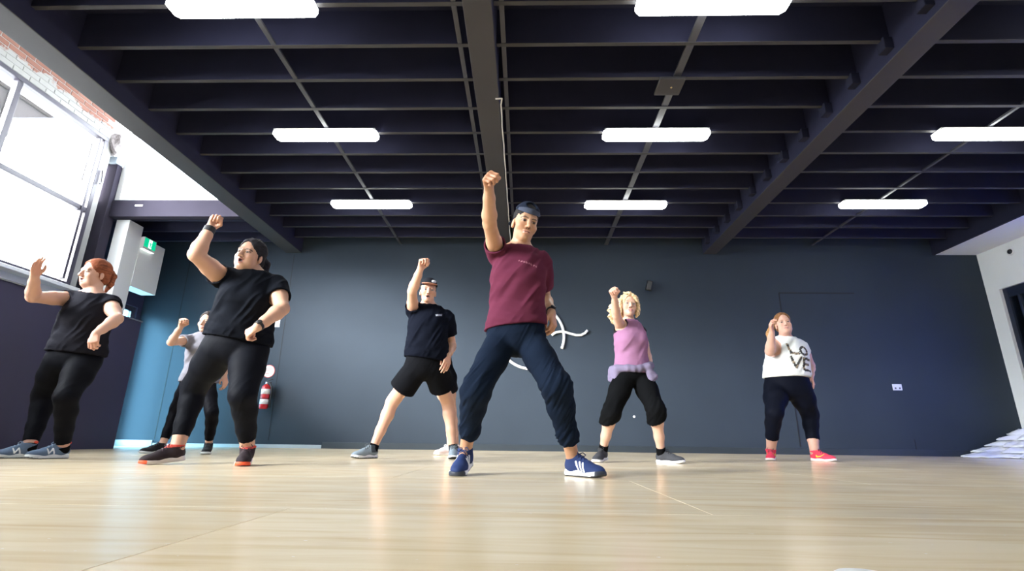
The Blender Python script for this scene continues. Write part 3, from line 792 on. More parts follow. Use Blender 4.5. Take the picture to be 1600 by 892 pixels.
def relax(Vt, Q, n=1, w=0.5):
    for _ in range(n):
        S = np.zeros_like(Vt); C = np.zeros(len(Vt))
        for k in range(4):
            j = Q[:, (k + 1) % 4]; i = Q[:, k]
            for c in range(3): S[:, c] += np.bincount(i, weights=Vt[j, c], minlength=len(Vt)) + np.bincount(j, weights=Vt[i, c], minlength=len(Vt))
            C += np.bincount(i, minlength=len(Vt)) + np.bincount(j, minlength=len(Vt))
        Vt = Vt * (1 - w) + w * S / np.maximum(C, 1)[:, None]
    return Vt

def mesh_obj(name, Vt, Q, m, parent, col=None):
    me = bpy.data.meshes.new(name)
    me.vertices.add(len(Vt)); me.loops.add(len(Q) * 4); me.polygons.add(len(Q))
    loc = np.array(parent.location) if parent is not None and parent.type == 'EMPTY' else (np.array(parent.parent.location) if parent is not None else np.zeros(3))
    me.vertices.foreach_set('co', (Vt - loc).astype(F32).ravel())
    me.loops.foreach_set('vertex_index', Q.astype(np.int32).ravel())
    me.polygons.foreach_set('loop_start', np.arange(0, len(Q) * 4, 4, dtype=np.int32))
    me.polygons.foreach_set('loop_total', np.full(len(Q), 4, np.int32))
    me.polygons.foreach_set('use_smooth', np.ones(len(Q), bool))
    me.update()
    if col is not None:
        at = me.attributes.new('tint', 'FLOAT_COLOR', 'POINT')
        c = np.ones((len(Vt), 4), F32)
        c[:, :3] = col
        at.data.foreach_set('color', c.ravel())
    me.materials.append(m)
    o = bpy.data.objects.new(name, me); COL.objects.link(o)
    if parent is not None: o.parent = parent
    return o

M_skin = vcol_mat('skin', rough=0.48, spec=0.4, bump=0.05, bscale=300, var=0.06, sss=0.0, scale=25)
M_cloth = vcol_mat('knit_fabric', rough=0.85, spec=0.04, bump=0.25, bscale=420, var=0.10, scale=12)
M_lycra = vcol_mat('stretch_fabric', rough=0.65, spec=0.06, bump=0.1, bscale=500, var=0.06, scale=8)
M_hair = vcol_mat('hair_strands', rough=0.65, spec=0.15, bump=0.3, bscale=160, var=0.3, scale=45)
M_shoe = vcol_mat('shoe_mesh', rough=0.7, spec=0.3, bump=0.5, bscale=520, var=0.10, scale=40)
M_sole = vcol_mat('shoe_rubber', rough=0.5, spec=0.4, bump=0.05, var=0.04)
M_band = vcol_mat('strap', rough=0.5, spec=0.4, bump=0.1, var=0.05)

def frame3(x, y, z): return np.stack([unit(x), unit(y), unit(z)], 1)
def rot_axis(axis, ang):
    axis = unit(axis); c, s = math.cos(ang), math.sin(ang); x, y, z = axis
    return np.array([[c + x * x * (1 - c), x * y * (1 - c) - z * s, x * z * (1 - c) + y * s], [y * x * (1 - c) + z * s, c + y * y * (1 - c), y * z * (1 - c) - x * s], [z * x * (1 - c) - y * s, z * y * (1 - c) + x * s, c + z * z * (1 - c)]])

def bone(p0, px, L, near=True):
    """point on the photograph's ray px at distance L from p0"""
    d = unit(ray(*px)); w = CAM - p0
    b_ = d @ w; c = w @ w - L * L; disc = b_ * b_ - c
    if disc <= 0: t = -b_
    else: t = -b_ - math.sqrt(disc) if near else -b_ + math.sqrt(disc)
    q = CAM + d * t
    return p0 + unit(q - p0) * L if disc <= 0 else q
def knee_fit(h, px, a, Lt, Ls):
    """depth along the knee's ray where thigh and shin lengths fit best, knee kept forward"""
    d = ray(*px); best = None
    for Y in np.linspace(min(h[1], a[1]) - 0.35, max(h[1], a[1]) + 0.1, 120):
        q = CAM + d * Y / d[1]
        e = (np.linalg.norm(q - h) - Lt) ** 2 + (np.linalg.norm(q - a) - Ls) ** 2
        if best is None or e < best[0]: best = (e, q)
    return best[1]

def hand_prims(w, d, n, s, size=1.0, curl=(0.5, 0.6, 0.4), thumb='over', spread=0.06, rk=1.0):
    """wrist point w, finger direction d, palm normal n (side the fingers curl to), thumb side s"""
    d = unit(d); n = unit(n - d * (n @ d)); s = unit(s - d * (s @ d) - n * (s @ n))
    P = []
    lens = ((0.044, 0.027, 0.022), (0.050, 0.031, 0.024), (0.046, 0.029, 0.024), (0.036, 0.022, 0.020))
    offs = (0.030, 0.0105, -0.0095, -0.028); base = (0.088, 0.092, 0.088, 0.080)
    z = size
    for f in range(4):
        a0 = w + s * offs[f] * 0.55 * z + d * 0.012 * z
        kn = w + d * base[f] * z + s * offs[f] * z - n * 0.004 * z
        P.append((cone(a0, kn, 0.0155 * z, 0.0125 * z), 0.012 * z))
        th = 0; p = kn
        dd = unit(d + s * spread * (1.5 - f))
        for j in range(3):
            th += curl[j] if not isinstance(curl[0], (tuple, list)) else curl[f][j]
            dir_ = dd * math.cos(th) + n * math.sin(th)
            q = p + dir_ * lens[f][j] * z
            r0 = (0.0102, 0.0092, 0.0085)[j] * z * rk; r1 = (0.0094, 0.0086, 0.0072)[j] * z * rk
            if f == 3: r0 *= 0.88; r1 *= 0.88
            P.append((cone(p, q, r0, r1), 0.0045 * z)); p = q
    t0 = w + d * 0.022 * z + s * 0.024 * z + n * 0.008 * z
    if thumb == 'over': pts = [t0, t0 + (d * 0.03 + s * 0.022 + n * 0.018) * z, t0 + (d * 0.056 + s * 0.008 + n * 0.040) * z, t0 + (d * 0.066 - s * 0.018 + n * 0.046) * z]
    elif thumb == 'out': pts = [t0, t0 + (d * 0.022 + s * 0.034 + n * 0.006) * z, t0 + (d * 0.034 + s * 0.062 + n * 0.008) * z, t0 + (d * 0.044 + s * 0.086 + n * 0.008) * z]
    else: pts = [t0, t0 + (d * 0.034 + s * 0.020 + n * 0.012) * z, t0 + (d * 0.064 + s * 0.022 + n * 0.020) * z, t0 + (d * 0.090 + s * 0.018 + n * 0.024) * z]
    rr = (0.0150, 0.0120, 0.0105, 0.0085)
    for j in range(3): P.append((cone(pts[j], pts[j + 1], rr[j] * z, rr[j + 1] * z), 0.010 * z if j == 0 else 0.005 * z))
    return P

def head_prims(sz=1.0, w=1.0, female=False, jowl=0.0, mouth='closed'):
    """local head: x to the face's own left as seen by a viewer on the right, y forward, z up; origin between the ears"""
    P = []
    def A(pr, k, mode='add'): P.append((pr, k, mode))
    A(('ell', (0, -0.016, 0.052), (0.076 * w, 0.096, 0.084)), 0)
    A(('ell', (0, 0.030, -0.012), (0.063 * w, 0.060, 0.084)), 0.03)
    A(('ell', (0, 0.034, -0.070), (0.049 * w, 0.046, 0.038)), 0.03)
    A(('ell', (0, 0.064, -0.094), (0.024 * w, 0.020, 0.018)), 0.02)
    if jowl:
        A(('ell', (0, 0.015, -0.094), (0.056 * w, 0.055, 0.03 + 0.02 * jowl)), 0.03)
        for s in (-1, 1): A(('ell', (s * 0.042 * w, 0.04, -0.06), (0.026, 0.034, 0.034)), 0.02)
    for s in (-1, 1):
        A(('ell', (s * 0.040 * w, 0.060, -0.026), (0.026, 0.026, 0.026)), 0.02)
        A(('ell', (s * 0.0335 * w, 0.104, 0.006), (0.017, 0.016, 0.0115)), 0.012, 'sub')
        A(('ell', (s * 0.032 * w, 0.0745, 0.004), (0.0155, 0.0150, 0.0125)), 0.003)
        A(('ell', (s * 0.0745 * w, -0.014, -0.010), (0.0085, 0.0155, 0.028)), 0.010)
        A(('ell', (s * 0.073 * w, -0.010, -0.030), (0.007, 0.010, 0.012)), 0.008)
        A(('ell', (s * 0.083 * w, -0.008, -0.006), (0.005, 0.0085, 0.015)), 0.003, 'sub')
    A(('cone', (-0.036 * w, 0.078, 0.026), (0.036 * w, 0.078, 0.026), 0.012, 0.012), 0.014)
    A(('cone', (0, 0.088, 0.018), (0, 0.110, -0.028), 0.0085, 0.0125), 0.010)
    for s in (-1, 1):
        A(('ell', (s * 0.0115, 0.100, -0.033), (0.0095, 0.011, 0.008)), 0.006)
        A(('ell', (s * 0.0065, 0.106, -0.0405), (0.0042, 0.006, 0.004)), 0.002, 'sub')
    if mouth == 'closed':
        A(('ell', (0, 0.088, -0.0575), (0.024, 0.012, 0.0062)), 0.005)
        A(('ell', (0, 0.087, -0.0695), (0.021, 0.012, 0.0068)), 0.005)
        A(('ell', (0, 0.102, -0.0635), (0.026, 0.008, 0.0022)), 0.003, 'sub')
    else:
        A(('ell', (0, 0.088, -0.052), (0.022, 0.012, 0.006)), 0.005)
        A(('ell', (0, 0.083, -0.078), (0.019, 0.012, 0.007)), 0.005)
        A(('ell', (0, 0.095, -0.0645), (0.0165, 0.018, 0.009)), 0.003, 'sub')
    return P

def to_world(spec, O, R, sz):
    kind = spec[0]
    if kind == 'ell': return ell(O + R @ (np.array(spec[1]) * sz), np.array(spec[2]) * sz, R)
    return cone(O + R @ (np.array(spec[1]) * sz), O + R @ (np.array(spec[2]) * sz), spec[3] * sz, spec[4] * sz)
def lerp(a, b_, t): return a + (b_ - a) * t
class Person: pass

def limb(pts, rads, k=0.02):
    return [(cone(pts[i], pts[i + 1], rads[i], rads[i + 1]), k) for i in range(len(pts) - 1)]

def leg_prims(h, kn, an, s, inf=0.0, infs=None):
    """s = dict of radii: hip, mid, knee, calf, ankle"""
    back = unit(np.cross(np.cross(kn - h, an - kn), an - kn) + V(0, 0.35, 0)) if np.linalg.norm(np.cross(kn - h, an - kn)) > 1e-4 else V(0, 1, 0)
    if back[1] < 0: back = V(0, 1, 0)
    pts = [h, lerp(h, kn, 0.42), lerp(h, kn, 0.88), kn, lerp(kn, an, 0.28) + back * 0.014, lerp(kn, an, 0.62) + back * 0.006, an]
    r = [s['hip'], s['mid'], s['knee'] * 1.04, s['knee'], s['calf'], lerp(s['calf'], s['ankle'], 0.55), s['ankle']]
    if infs is None: infs = [inf] * 7
    return pts, [a + b_ for a, b_ in zip(r, infs)]

def arm_pts(sh, el, wr, s):
    pts = [sh, lerp(sh, el, 0.45), el, lerp(el, wr, 0.25), lerp(el, wr, 0.7), wr]
    r = [s['sh'], s['up'], s['el'], s['fore'], lerp(s['fore'], s['wr'], 0.65), s['wr']]
    return pts, r

def build_person(c):
    H = c['H']; Y = c['Y']; g = c.get
    S = c['sec']                                  # torso sections (t, half width, half depth, forward shift)
    pel = at_y(*c['pel'], Y); neck = at_y(*c['neck'], Y + g('neck_dy', 0))
    root = empty('person', (float(pel[0]), float(Y), 0.0)); tag(root, c['label'], 'person', 'dancers in the studio')
    yaw_p, yaw_s = math.radians(g('pel_yaw', 0)), math.radians(g('sh_yaw', 0))
    hl = V(math.cos(yaw_p), math.sin(yaw_p), math.tan(math.radians(g('pel_roll', 0)))); hl = unit(hl)
    sl = V(math.cos(yaw_s), math.sin(yaw_s), math.tan(math.radians(g('sh_roll', 0)))); sl = unit(sl)
    hw = c['hipw']
    hip = {'a': pel - hl * hw + V(0, 0, -0.03), 'b': pel + hl * hw + V(0, 0, -0.03)}
    sw = c['shw']; sdrop = g('sh_drop', 0.035)
    sh = {}
    for q, sg in (('a', -1), ('b', 1)):
        if 'sh' + q in c:
            p = c['sh' + q]; sh[q] = at_y(p[0], p[1], Y + p[2])
        else: sh[q] = neck + sl * sg * sw - V(0, 0, sdrop)
    LU, LF = 0.172 * H, 0.150 * H
    el, wr, hd = {}, {}, {}
    for q in 'ab':
        p = c['el' + q]; el[q] = bone(sh[q], p[:2], LU, p[2])
        p = c['wr' + q]; wr[q] = bone(el[q], p[:2], LF, p[2])
        p = c['hd' + q]; hd[q] = bone(wr[q], p[:2], 0.085 * g('hand', 1.0), p[2])
    an, kn = {}, {}
    for q in 'ab':
        f = c['foot' + q]                         # px x, px y of ankle, depth, direction deg, lift
        a_ = at_y(f[0], f[1], f[2]); a_[2] = 0.088 + f[4]
        an[q] = a_
        kn[q] = knee_fit(hip[q], c['kn' + q], a_, 0.245 * H, 0.235 * H)
    if g('debug'):
        print(c['label'][:30], 'spine', round(np.linalg.norm(neck - pel), 3), *(f"{q}: thigh {np.linalg.norm(kn[q]-hip[q]):.2f} shin {np.linalg.norm(an[q]-kn[q]):.2f}" for q in 'ab'), 'want', round(.245 * H, 2), round(.235 * H, 2), 'sh', round(np.linalg.norm(sh['a'] - sh['b']), 2), 'neckz', round(neck[2], 2), 'pelz', round(pel[2], 2))
    A = c['arm']; Lg = c['leg']
    # ---- head frame
    hs = c['head_size']; O = at_y(*c['head'], Y + g('head_dy', -0.02))
    yw, pt, rl = [math.radians(v) for v in c['head_rot']]
    R = rot_axis((0, 1, 0), rl) @ rot_axis((0, 0, 1), yw) @ rot_axis((1, 0, 0), -pt) @ np.array([[1, 0, 0], [0, -1, 0], [0, 0, 1.0]])
    HL = lambda x, y, z: O + R @ (V(x, y, z) * hs)
    # ---- spine
    def sec(t):
        for i in range(len(S) - 1):
            if S[i][0] <= t <= S[i + 1][0]:
                u = (t - S[i][0]) / (S[i + 1][0] - S[i][0]); u = u * u * (3 - 2 * u)
                return [lerp(S[i][j], S[i + 1][j], u) for j in (1, 2, 3)]
        e = S[0] if t < S[0][0] else S[-1]
        return list(e[1:4])
    upv = unit(neck - pel)
    bend = V(*g('bend', (0, 0, 0)))
    def sp(t):
        lat = unit(lerp(hl, sl, np.clip(t, 0, 1))); lat = unit(lat - upv * (lat @ upv)); fw = np.cross(lat, upv)
        a, b_, f = sec(t)
        return pel + (neck - pel) * t + bend * 4 * t * (1 - t) + fw * f, lat, fw, a, b_
    def torso(inf, t0, t1, n=9, ease=None):
        out = []
        ts = np.linspace(t0, t1, n)
        for i in range(n - 1):
            p, lat, fw, a, b_ = sp(ts[i]); p2, l2, f2, a2, b2 = sp(ts[i + 1])
            i0 = inf if ease is None else inf + ease(ts[i]); i1 = inf if ease is None else inf + ease(ts[i + 1])
            out.append((ecyl(p, p2, unit(lat + l2), (a + i0, b_ + i0), (a2 + i1, b2 + i1)), 0.02))
        return out
    # ================= body
    allp = [pel, neck, O, *sh.values(), *el.values(), *wr.values(), *hd.values(), *kn.values(), *an.values(), *hip.values()]
    lo = np.min(allp, 0) - 0.22; hi = np.max(allp, 0) + 0.22; lo[2] = 0.03
    h = c['res']; hf = c['res_head']
    fine = [(O - 0.15 * hs, O + 0.15 * hs, hf)]
    for q in 'ab': fine.append((np.minimum(wr[q], hd[q]) - 0.06, np.maximum(wr[q], hd[q]) + 0.06, c['res_hand']))
    Fd = Field(lo, hi, h, fine)
    ad = Fd.apply
    for pr, k in torso(-0.004, -0.05, 0.92, 10): ad(pr, k)
    nr = c['neck_r']
    nb = neck; nt_ = HL(0, -0.022, -0.035)
    ad(cone(nb - upv * 0.05, nt_, nr * 1.12, nr), 0.03)
    for q in 'ab':
        ad(cone(lerp(neck, nt_, 0.25), sh[q] + V(0, 0.01, 0.01), nr * 0.8, A['sh'] * 0.72), 0.03)
        pts, r = arm_pts(sh[q], el[q], wr[q], A)
        for pr, k in limb(pts, r, 0.018): ad(pr, k)
        pts, r = leg_prims(hip[q], kn[q], an[q], Lg)
        for pr, k in limb(pts, r, 0.025): ad(pr, k)
        # the foot inside the shoe
        f = c['foot' + q]; an_ = math.radians(f[3]); fd = V(math.sin(an_), -math.cos(an_), 0)
        ad(cone(an[q], an[q] + fd * 0.06 - V(0, 0, 0.035), Lg['ankle'] * 0.95, 0.026), 0.02)
        # hand
        d = unit(hd[q] - wr[q]); n = V(*c['palm' + q]); s_ = np.cross(d, n) if q == 'a' else np.cross(n, d)
        hsz = g('hand', 1.0)
        for pr, k in hand_prims(wr[q] - d * 0.004, d, n, s_, hsz, c['curl' + q], g('thumbpose' + q, 'over')): ad(pr, k)
    for spc, k, mode in head_prims(hs, g('head_w', 1.0), g('female', False), g('jowl', 0), g('mouth', 'closed')):
        ad(to_world(spc, O, R, hs), k * hs, mode)
    Vt, Q = Fd.mesh()
    Vt = relax(Vt, Q, 1, 0.35)
    # colours of skin, lips, brows, eyes
    sk = np.array(c['skin']) * np.array([0.80, 0.78, 0.76]); colr = np.tile(sk, (len(Vt), 1))
    Lc = (Vt - O) @ R / hs
    hw_ = g('head_w', 1.0)
    near = np.linalg.norm(Lc, axis=1) < 0.16
    X_, Y_, Z_ = Lc[:, 0], Lc[:, 1], Lc[:, 2]
    def paint(mask, col, a=1.0): colr[near & mask] = colr[near & mask] * (1 - a) + np.array(col) * a
    fr = Y_ > 0.04
    paint(fr & (np.hypot((np.abs(X_) - 0.042 * hw_) / 0.022, (Z_ + 0.026) / 0.018) < 1), sk * np.array([1.02, 0.82, 0.80]), 0.35)
    mo = g('mouth', 'closed')
    if mo == 'closed': paint(fr & (np.hypot(X_ / 0.025, (Z_ + 0.0635) / 0.0125) < 1), g('lip', (0.42, 0.17, 0.15)), 0.75); paint(fr & (np.hypot(X_ / 0.024, (Z_ + 0.0635) / 0.0022) < 1), (0.12, 0.04, 0.04), 0.8)
    else:
        paint(fr & (np.hypot(X_ / 0.025, (Z_ + 0.065) / 0.021) < 1), g('lip', (0.42, 0.17, 0.15)), 0.7)
        paint(fr & (np.hypot(X_ / 0.0165, (Z_ + 0.0645) / 0.0105) < 1), (0.03, 0.008, 0.008), 0.95)
    paint(fr & (np.hypot((np.abs(X_) - 0.0065) / 0.0045, (Z_ + 0.041) / 0.004) < 1), (0.10, 0.03, 0.02), 0.8)
    ex = np.abs(X_) - 0.0325 * hw_
    paint(fr & (np.hypot(ex / 0.0185, (Z_ - 0.006) / 0.012) < 1), sk * 0.72, 0.5)
    paint(fr & (np.hypot(ex / 0.0145, (Z_ - 0.0035) / 0.0046) < 1), (0.36, 0.31, 0.28), 0.85)
    paint(fr & (np.hypot(ex / 0.0085, (Z_ - 0.0035) / 0.0060) < 1), g('iris', (0.035, 0.02, 0.012)), 0.95)
    paint(fr & (np.abs(Z_ - 0.0105 + (ex / 0.017) ** 2 * 0.004) < 0.0022) & (np.abs(ex) < 0.018), (0.06, 0.035, 0.03), 0.8)
    paint(fr & (np.abs(Z_ - 0.0265 + (ex / 0.022) ** 2 * 0.006) < 0.0042) & (np.abs(ex) < 0.022), c['brow'], 0.8)
    kn_ = [wr[q] + (hd[q] - wr[q]) for q in 'ab']
    for p in kn_:
        m = np.linalg.norm(Vt - p, axis=1) < 0.07
        colr[m] = colr[m] * np.array([1.0, 0.9, 0.88])
    mesh_obj('body', Vt, Q, M_skin, root, colr)

    # ================= shirt
    sd = c['shirt']
    fit = sd['fit']; sres = sd.get('res', h)
    hp = [at_y(*p, Y) for p in sd['hem']]
    hn = np.cross(hp[1] - hp[0], V(0, 1, sd.get('hem_slope', 0)));  hn = hn if hn[2] < 0 else -hn
    Fs = Field(np.minimum(np.min([pel, neck, *sh.values()], 0), np.min([lerp(sh[q], el[q], 0.8) for q in 'ab'], 0)) - 0.28, np.maximum(np.max([pel, neck, *sh.values()], 0), np.max([lerp(sh[q], el[q], 0.8) for q in 'ab'], 0)) + 0.22, sd.get('res', h))
    flare = sd.get('flare', 0.0)
    t_hem = float(((hp[0] + hp[1]) / 2 - pel) @ upv / np.linalg.norm(neck - pel))
    for pr, k in torso(fit, min(t_hem - 0.15, -0.05), 0.93, 11, (lambda t: flare * max(0, 1 - (t - t_hem) / 0.45) ** 1.3)): Fs.apply(pr, k)
    for q in 'ab': Fs.apply(cone(hip[q], lerp(hip[q], kn[q], 0.35), Lg['hip'] + fit * 0.9, Lg['mid'] + fit), 0.03)
    for bcen, br in sd.get('bumps', ()):             # bust, belly: (t, side, fwd) radius
        p, lat, fw, a, b_ = sp(bcen[0]); Fs.apply(ell(p + lat * bcen[1] + fw * bcen[2], br, frame3(lat, fw, upv)), 0.05)
    for q in 'ab':
        sl_ = sd['sleeve'] if not isinstance(sd['sleeve'], dict) else sd['sleeve'][q]
        so = sd.get('shoulder_off', 0.012)
        Fs.apply(cone(neck - upv * 0.02, sh[q] + V(0, 0.01, 0.012), nr * 0.9, A['sh'] * 0.74 + so), 0.04)
        if sl_ > 0:
            e_ = lerp(sh[q], el[q], sl_); ax_ = unit(el[q] - sh[q])
            r1 = lerp(A['sh'], A['up'], min(1, sl_ / 0.45)) + sd.get('sleeve_fit', 0.018)
            e2 = e_ + ax_ * 0.05
            tilt = V(*sd.get('cuff_tilt', {}).get(q, (0, 0, 0)))
            pr = inter(cone(sh[q], e2, A['sh'] + so, r1), half(e_, ax_ + tilt))
            Fs.apply(pr, 0.025)
        else:
            Fs.apply(ball(sh[q], A['sh'] * 0.75 + so), 0.04)
    Fs.clip(half((hp[0] + hp[1]) / 2, hn))
    # openings: neck hole, arm holes, hollow hem
    nd = unit(nt_ - nb); nrr = sd.get('neck_hole', nr + 0.008)
    Fs.apply(cone(nb + nd * sd.get('neck_cut', 0.012) + V(0, sd.get('neck_fw', -0.0), 0), nb + nd * 0.30, nrr, nrr + 0.10), 0.006, 'sub')
    if sd.get('vneck'):
        p, lat, fw, a, b_ = sp(0.97); Fs.apply(ell(p + fw * (b_ * 0.7) , (0.05, 0.06, sd['vneck']), frame3(lat, fw, upv)), 0.01, 'sub')
    for q in 'ab':
        sl_ = sd['sleeve'] if not isinstance(sd['sleeve'], dict) else sd['sleeve'][q]
        ax_ = unit(el[q] - sh[q])
        if sl_ > 0:
            e_ = lerp(sh[q], el[q], sl_); r1 = lerp(A['sh'], A['up'], min(1, sl_ / 0.45)) + sd.get('sleeve_fit', 0.018)
            Fs.apply(cone(e_ - ax_ * 0.035, e_ + ax_ * 0.2, r1 - max(0.012, 2.1 * sres), r1 - max(0.008, 1.7 * sres)), 0.002, 'sub')
        else:
            Fs.apply(cone(sh[q] + ax_ * sd.get('hole_at', 0.035), el[q], A['sh'] + 0.012, A['up'] + 0.05), 0.006, 'sub')
    if sd.get('hollow', True):
        p0, lat, fw, a, b_ = sp(t_hem); cc = (hp[0] + hp[1]) / 2
        Fs.apply(ecyl(cc - upv * 0.15, cc + upv * 0.03, lat, (a + fit + flare - 3.4 * sres, b_ + fit + flare - 3.4 * sres), (a + fit + flare - 3.6 * sres, b_ + fit + flare - 3.6 * sres)), 0.002, 'sub')
    Vt, Q = Fs.mesh(); Vt = relax(Vt, Q, 1, 0.3); Nn = normals(Vt, Q)
    # folds: long diagonal pulls toward the raised shoulder and small crumples near the hem
    rel = Vt - pel; tt = rel @ upv / np.linalg.norm(neck - pel); uu = rel @ unit(hl)
    dg = sd.get('fold_dir', -0.6); am = sd.get('fold', 0.006)
    w1 = noise3(np.stack([(uu + dg * tt * 0.5) * 22 + 5, tt * 2.2 + 3, rel[:, 1] * 6 + 9], 1))
    w2 = noise3(np.stack([(uu - 0.4 * tt) * 16 + 15, tt * 7 + 3, rel[:, 1] * 10 + 2], 1))
    w3 = noise3(np.stack([uu * 9 + 1, tt * 20 + 3 + uu * 8, rel[:, 1] * 7 + 2], 1))
    disp = am * (1.0 - np.abs(w1) * 2.0) * 0.7 + am * 0.6 * w2 + am * 0.7 * w3 * np.clip(1.2 - 2 * (tt - t_hem), 0, 1)
    he = np.abs((Vt - (hp[0] + hp[1]) / 2) @ unit(hn)); disp = disp * np.clip(0.25 + he / 0.04, 0.25, 1)
    for q in 'ab':
        sl_ = sd['sleeve'] if not isinstance(sd['sleeve'], dict) else sd['sleeve'][q]
        ee = np.linalg.norm(Vt - lerp(sh[q], el[q], sl_ if sl_ > 0 else 0.12), axis=1); disp = disp * np.clip((ee - A['sh'] * 0.8) / 0.06, 0.15, 1)
    Vt = Vt + Nn * disp[:, None]
    cs = np.tile(np.array(sd['col']), (len(Vt), 1))
    if 'paint' in sd: sd['paint'](cs, Vt, Nn, dict(pel=pel, neck=neck, up=upv, hl=hl, sl=sl, t=tt, sh=sh, el=el, A=A, nb=nb, nd=nd, sp=sp))
    mesh_obj(sd.get('name', 'shirt'), Vt, Q, M_cloth, root, cs)

    # ================= legwear
    ld = c['legs_wear']; li = ld['fit']
    end = ld['end']                                  # fraction of whole leg from hip: 0..1 thigh, 1..2 shin
    Fl = Field(np.min([pel, *hip.values(), *kn.values(), *an.values()], 0) - np.array([0.2, 0.2, 0.12]), np.max([pel, *hip.values(), *kn.values(), *an.values()], 0) + np.array([0.2, 0.2, 0.18]), ld.get('res', h))
    Fl.D[:] = 1.0
    for pr, k in torso(0.003 + ld.get('hipfit', 0.004), -0.05, 0.22, 6): Fl.apply(pr, k)
    for q in 'ab':
        pts, r = leg_prims(hip[q], kn[q], an[q], Lg, 0, ld.get('infs', [li] * 7))
        if ld.get('style') == 'shorts':
            e_ = lerp(hip[q], kn[q], end[q]); ax_ = unit(kn[q] - hip[q])
            Fl.apply(inter(cone(hip[q], e_ + ax_ * 0.05, Lg['hip'] + li, Lg['mid'] + li + 0.018), half(e_, ax_ + V(*ld.get('tilt', {}).get(q, (0, 0, 0))))), 0.03)
        else:
            e = end[q] if isinstance(end, dict) else end
            for i in range(6):
                bnd = (0, 0.42, 0.88, 1.0, 1.28, 1.62, 2.0)
                if bnd[i] >= e: break
                p1 = pts[i + 1]; r1 = r[i + 1]; extra = ()
                if bnd[i + 1] > e:
                    u = (e - bnd[i]) / (bnd[i + 1] - bnd[i]); pe = lerp(pts[i], p1, u); ax_ = unit(p1 - pts[i])
                    extra = (half(pe, ax_ + V(*ld.get('tilt', {}).get(q, (0, 0, 0)))),)
                    pr = inter(cone(pts[i], p1, r[i], r1), *extra)
                else: pr = cone(pts[i], p1, r[i], r1)
                Fl.apply(pr, 0.022)
    wt = ld.get('waist', 0.2); Fl.clip(half(sp(wt)[0], upv))
    for q in 'ab':
        if ld.get('style') == 'shorts':
            e_ = lerp(hip[q], kn[q], end[q]); ax_ = unit(kn[q] - hip[q])
            Fl.apply(cone(e_ - ax_ * 0.05, e_ + ax_ * 0.15, Lg['mid'] + li - 0.008, Lg['mid'] + li - 0.004), 0.002, 'sub')
        else:
            e = end[q] if isinstance(end, dict) else end
            ax_ = unit(an[q] - kn[q]); pe = lerp(kn[q], an[q], e - 1.0) if e > 1 else lerp(hip[q], kn[q], e)
    Vt, Q = Fl.mesh(); Vt = relax(Vt, Q, 1, 0.3); Nn = normals(Vt, Q)
    am = ld.get('fold', 0.002); disp = np.zeros(len(Vt))
    for q in 'ab':
        for (p, wgt, sc_) in ((kn[q], 1.0, 0.13), (lerp(kn[q], an[q], 0.75), ld.get('cuff_fold', 0.6), 0.16), (hip[q], 0.7, 0.14)):
            dd = np.linalg.norm(Vt - p, axis=1); wg = np.exp(-(dd / sc_) ** 2) * wgt
            ax_ = unit(an[q] - hip[q]); s1 = (Vt - p) @ ax_
            nn = noise3(np.stack([s1 * 38 + 7 * np.sin((Vt[:, 0] - p[0]) * 9), (Vt[:, 0] - p[0]) * 7 + 11, (Vt[:, 1] - p[1]) * 7 + 4], 1))
            disp += wg * am * (1 - 2 * np.abs(nn))
    disp += am * 0.5 * noise3(Vt * np.array([11, 11, 5]) + 31)
    Vt = Vt + Nn * disp[:, None]
    cs = np.tile(np.array(ld['col']), (len(Vt), 1))
    if 'paint' in ld: ld['paint'](cs, Vt, Nn, dict(kn=kn, an=an, hip=hip))
    mesh_obj(ld.get('name', 'leggings'), Vt, Q, M_lycra if ld.get('tight', True) else M_cloth, root, cs)

    # ================= socks and shoes
    for q in 'ab':
        f = c['foot' + q]
        if c.get('sock'):
            up_ = unit(kn[q] - an[q]); p1 = an[q] + up_ * c['sock'].get('h', 0.045)
            Fk = Field(np.minimum(an[q], p1) - 0.07, np.maximum(an[q], p1) + 0.07, 0.005)
            Fk.apply(inter(cone(an[q] - V(0, 0, 0.02), p1 + up_ * 0.02, Lg['ankle'] + 0.008, Lg['ankle'] + 0.007), half(p1, up_)), 0)
            Vk, Qk = Fk.mesh(); mesh_obj('sock', Vk, Qk, M_cloth, root, np.tile(np.array(c['sock']['col']), (len(Vk), 1)))
        build_shoe(root, an[q], f[3], f[4], c['shoe'], q, g('shoe_size', 1.0), Lg['ankle'])

    P = Person(); P.__dict__.update(root=root, O=O, R=R, hs=hs, HL=HL, sh=sh, el=el, wr=wr, hd=hd, neck=neck, pel=pel, kn=kn, an=an, hip=hip, sp=sp, up=upv, hl=hl, sl=sl, hw=g('head_w', 1.0), A=A, Lg=Lg)
    return P

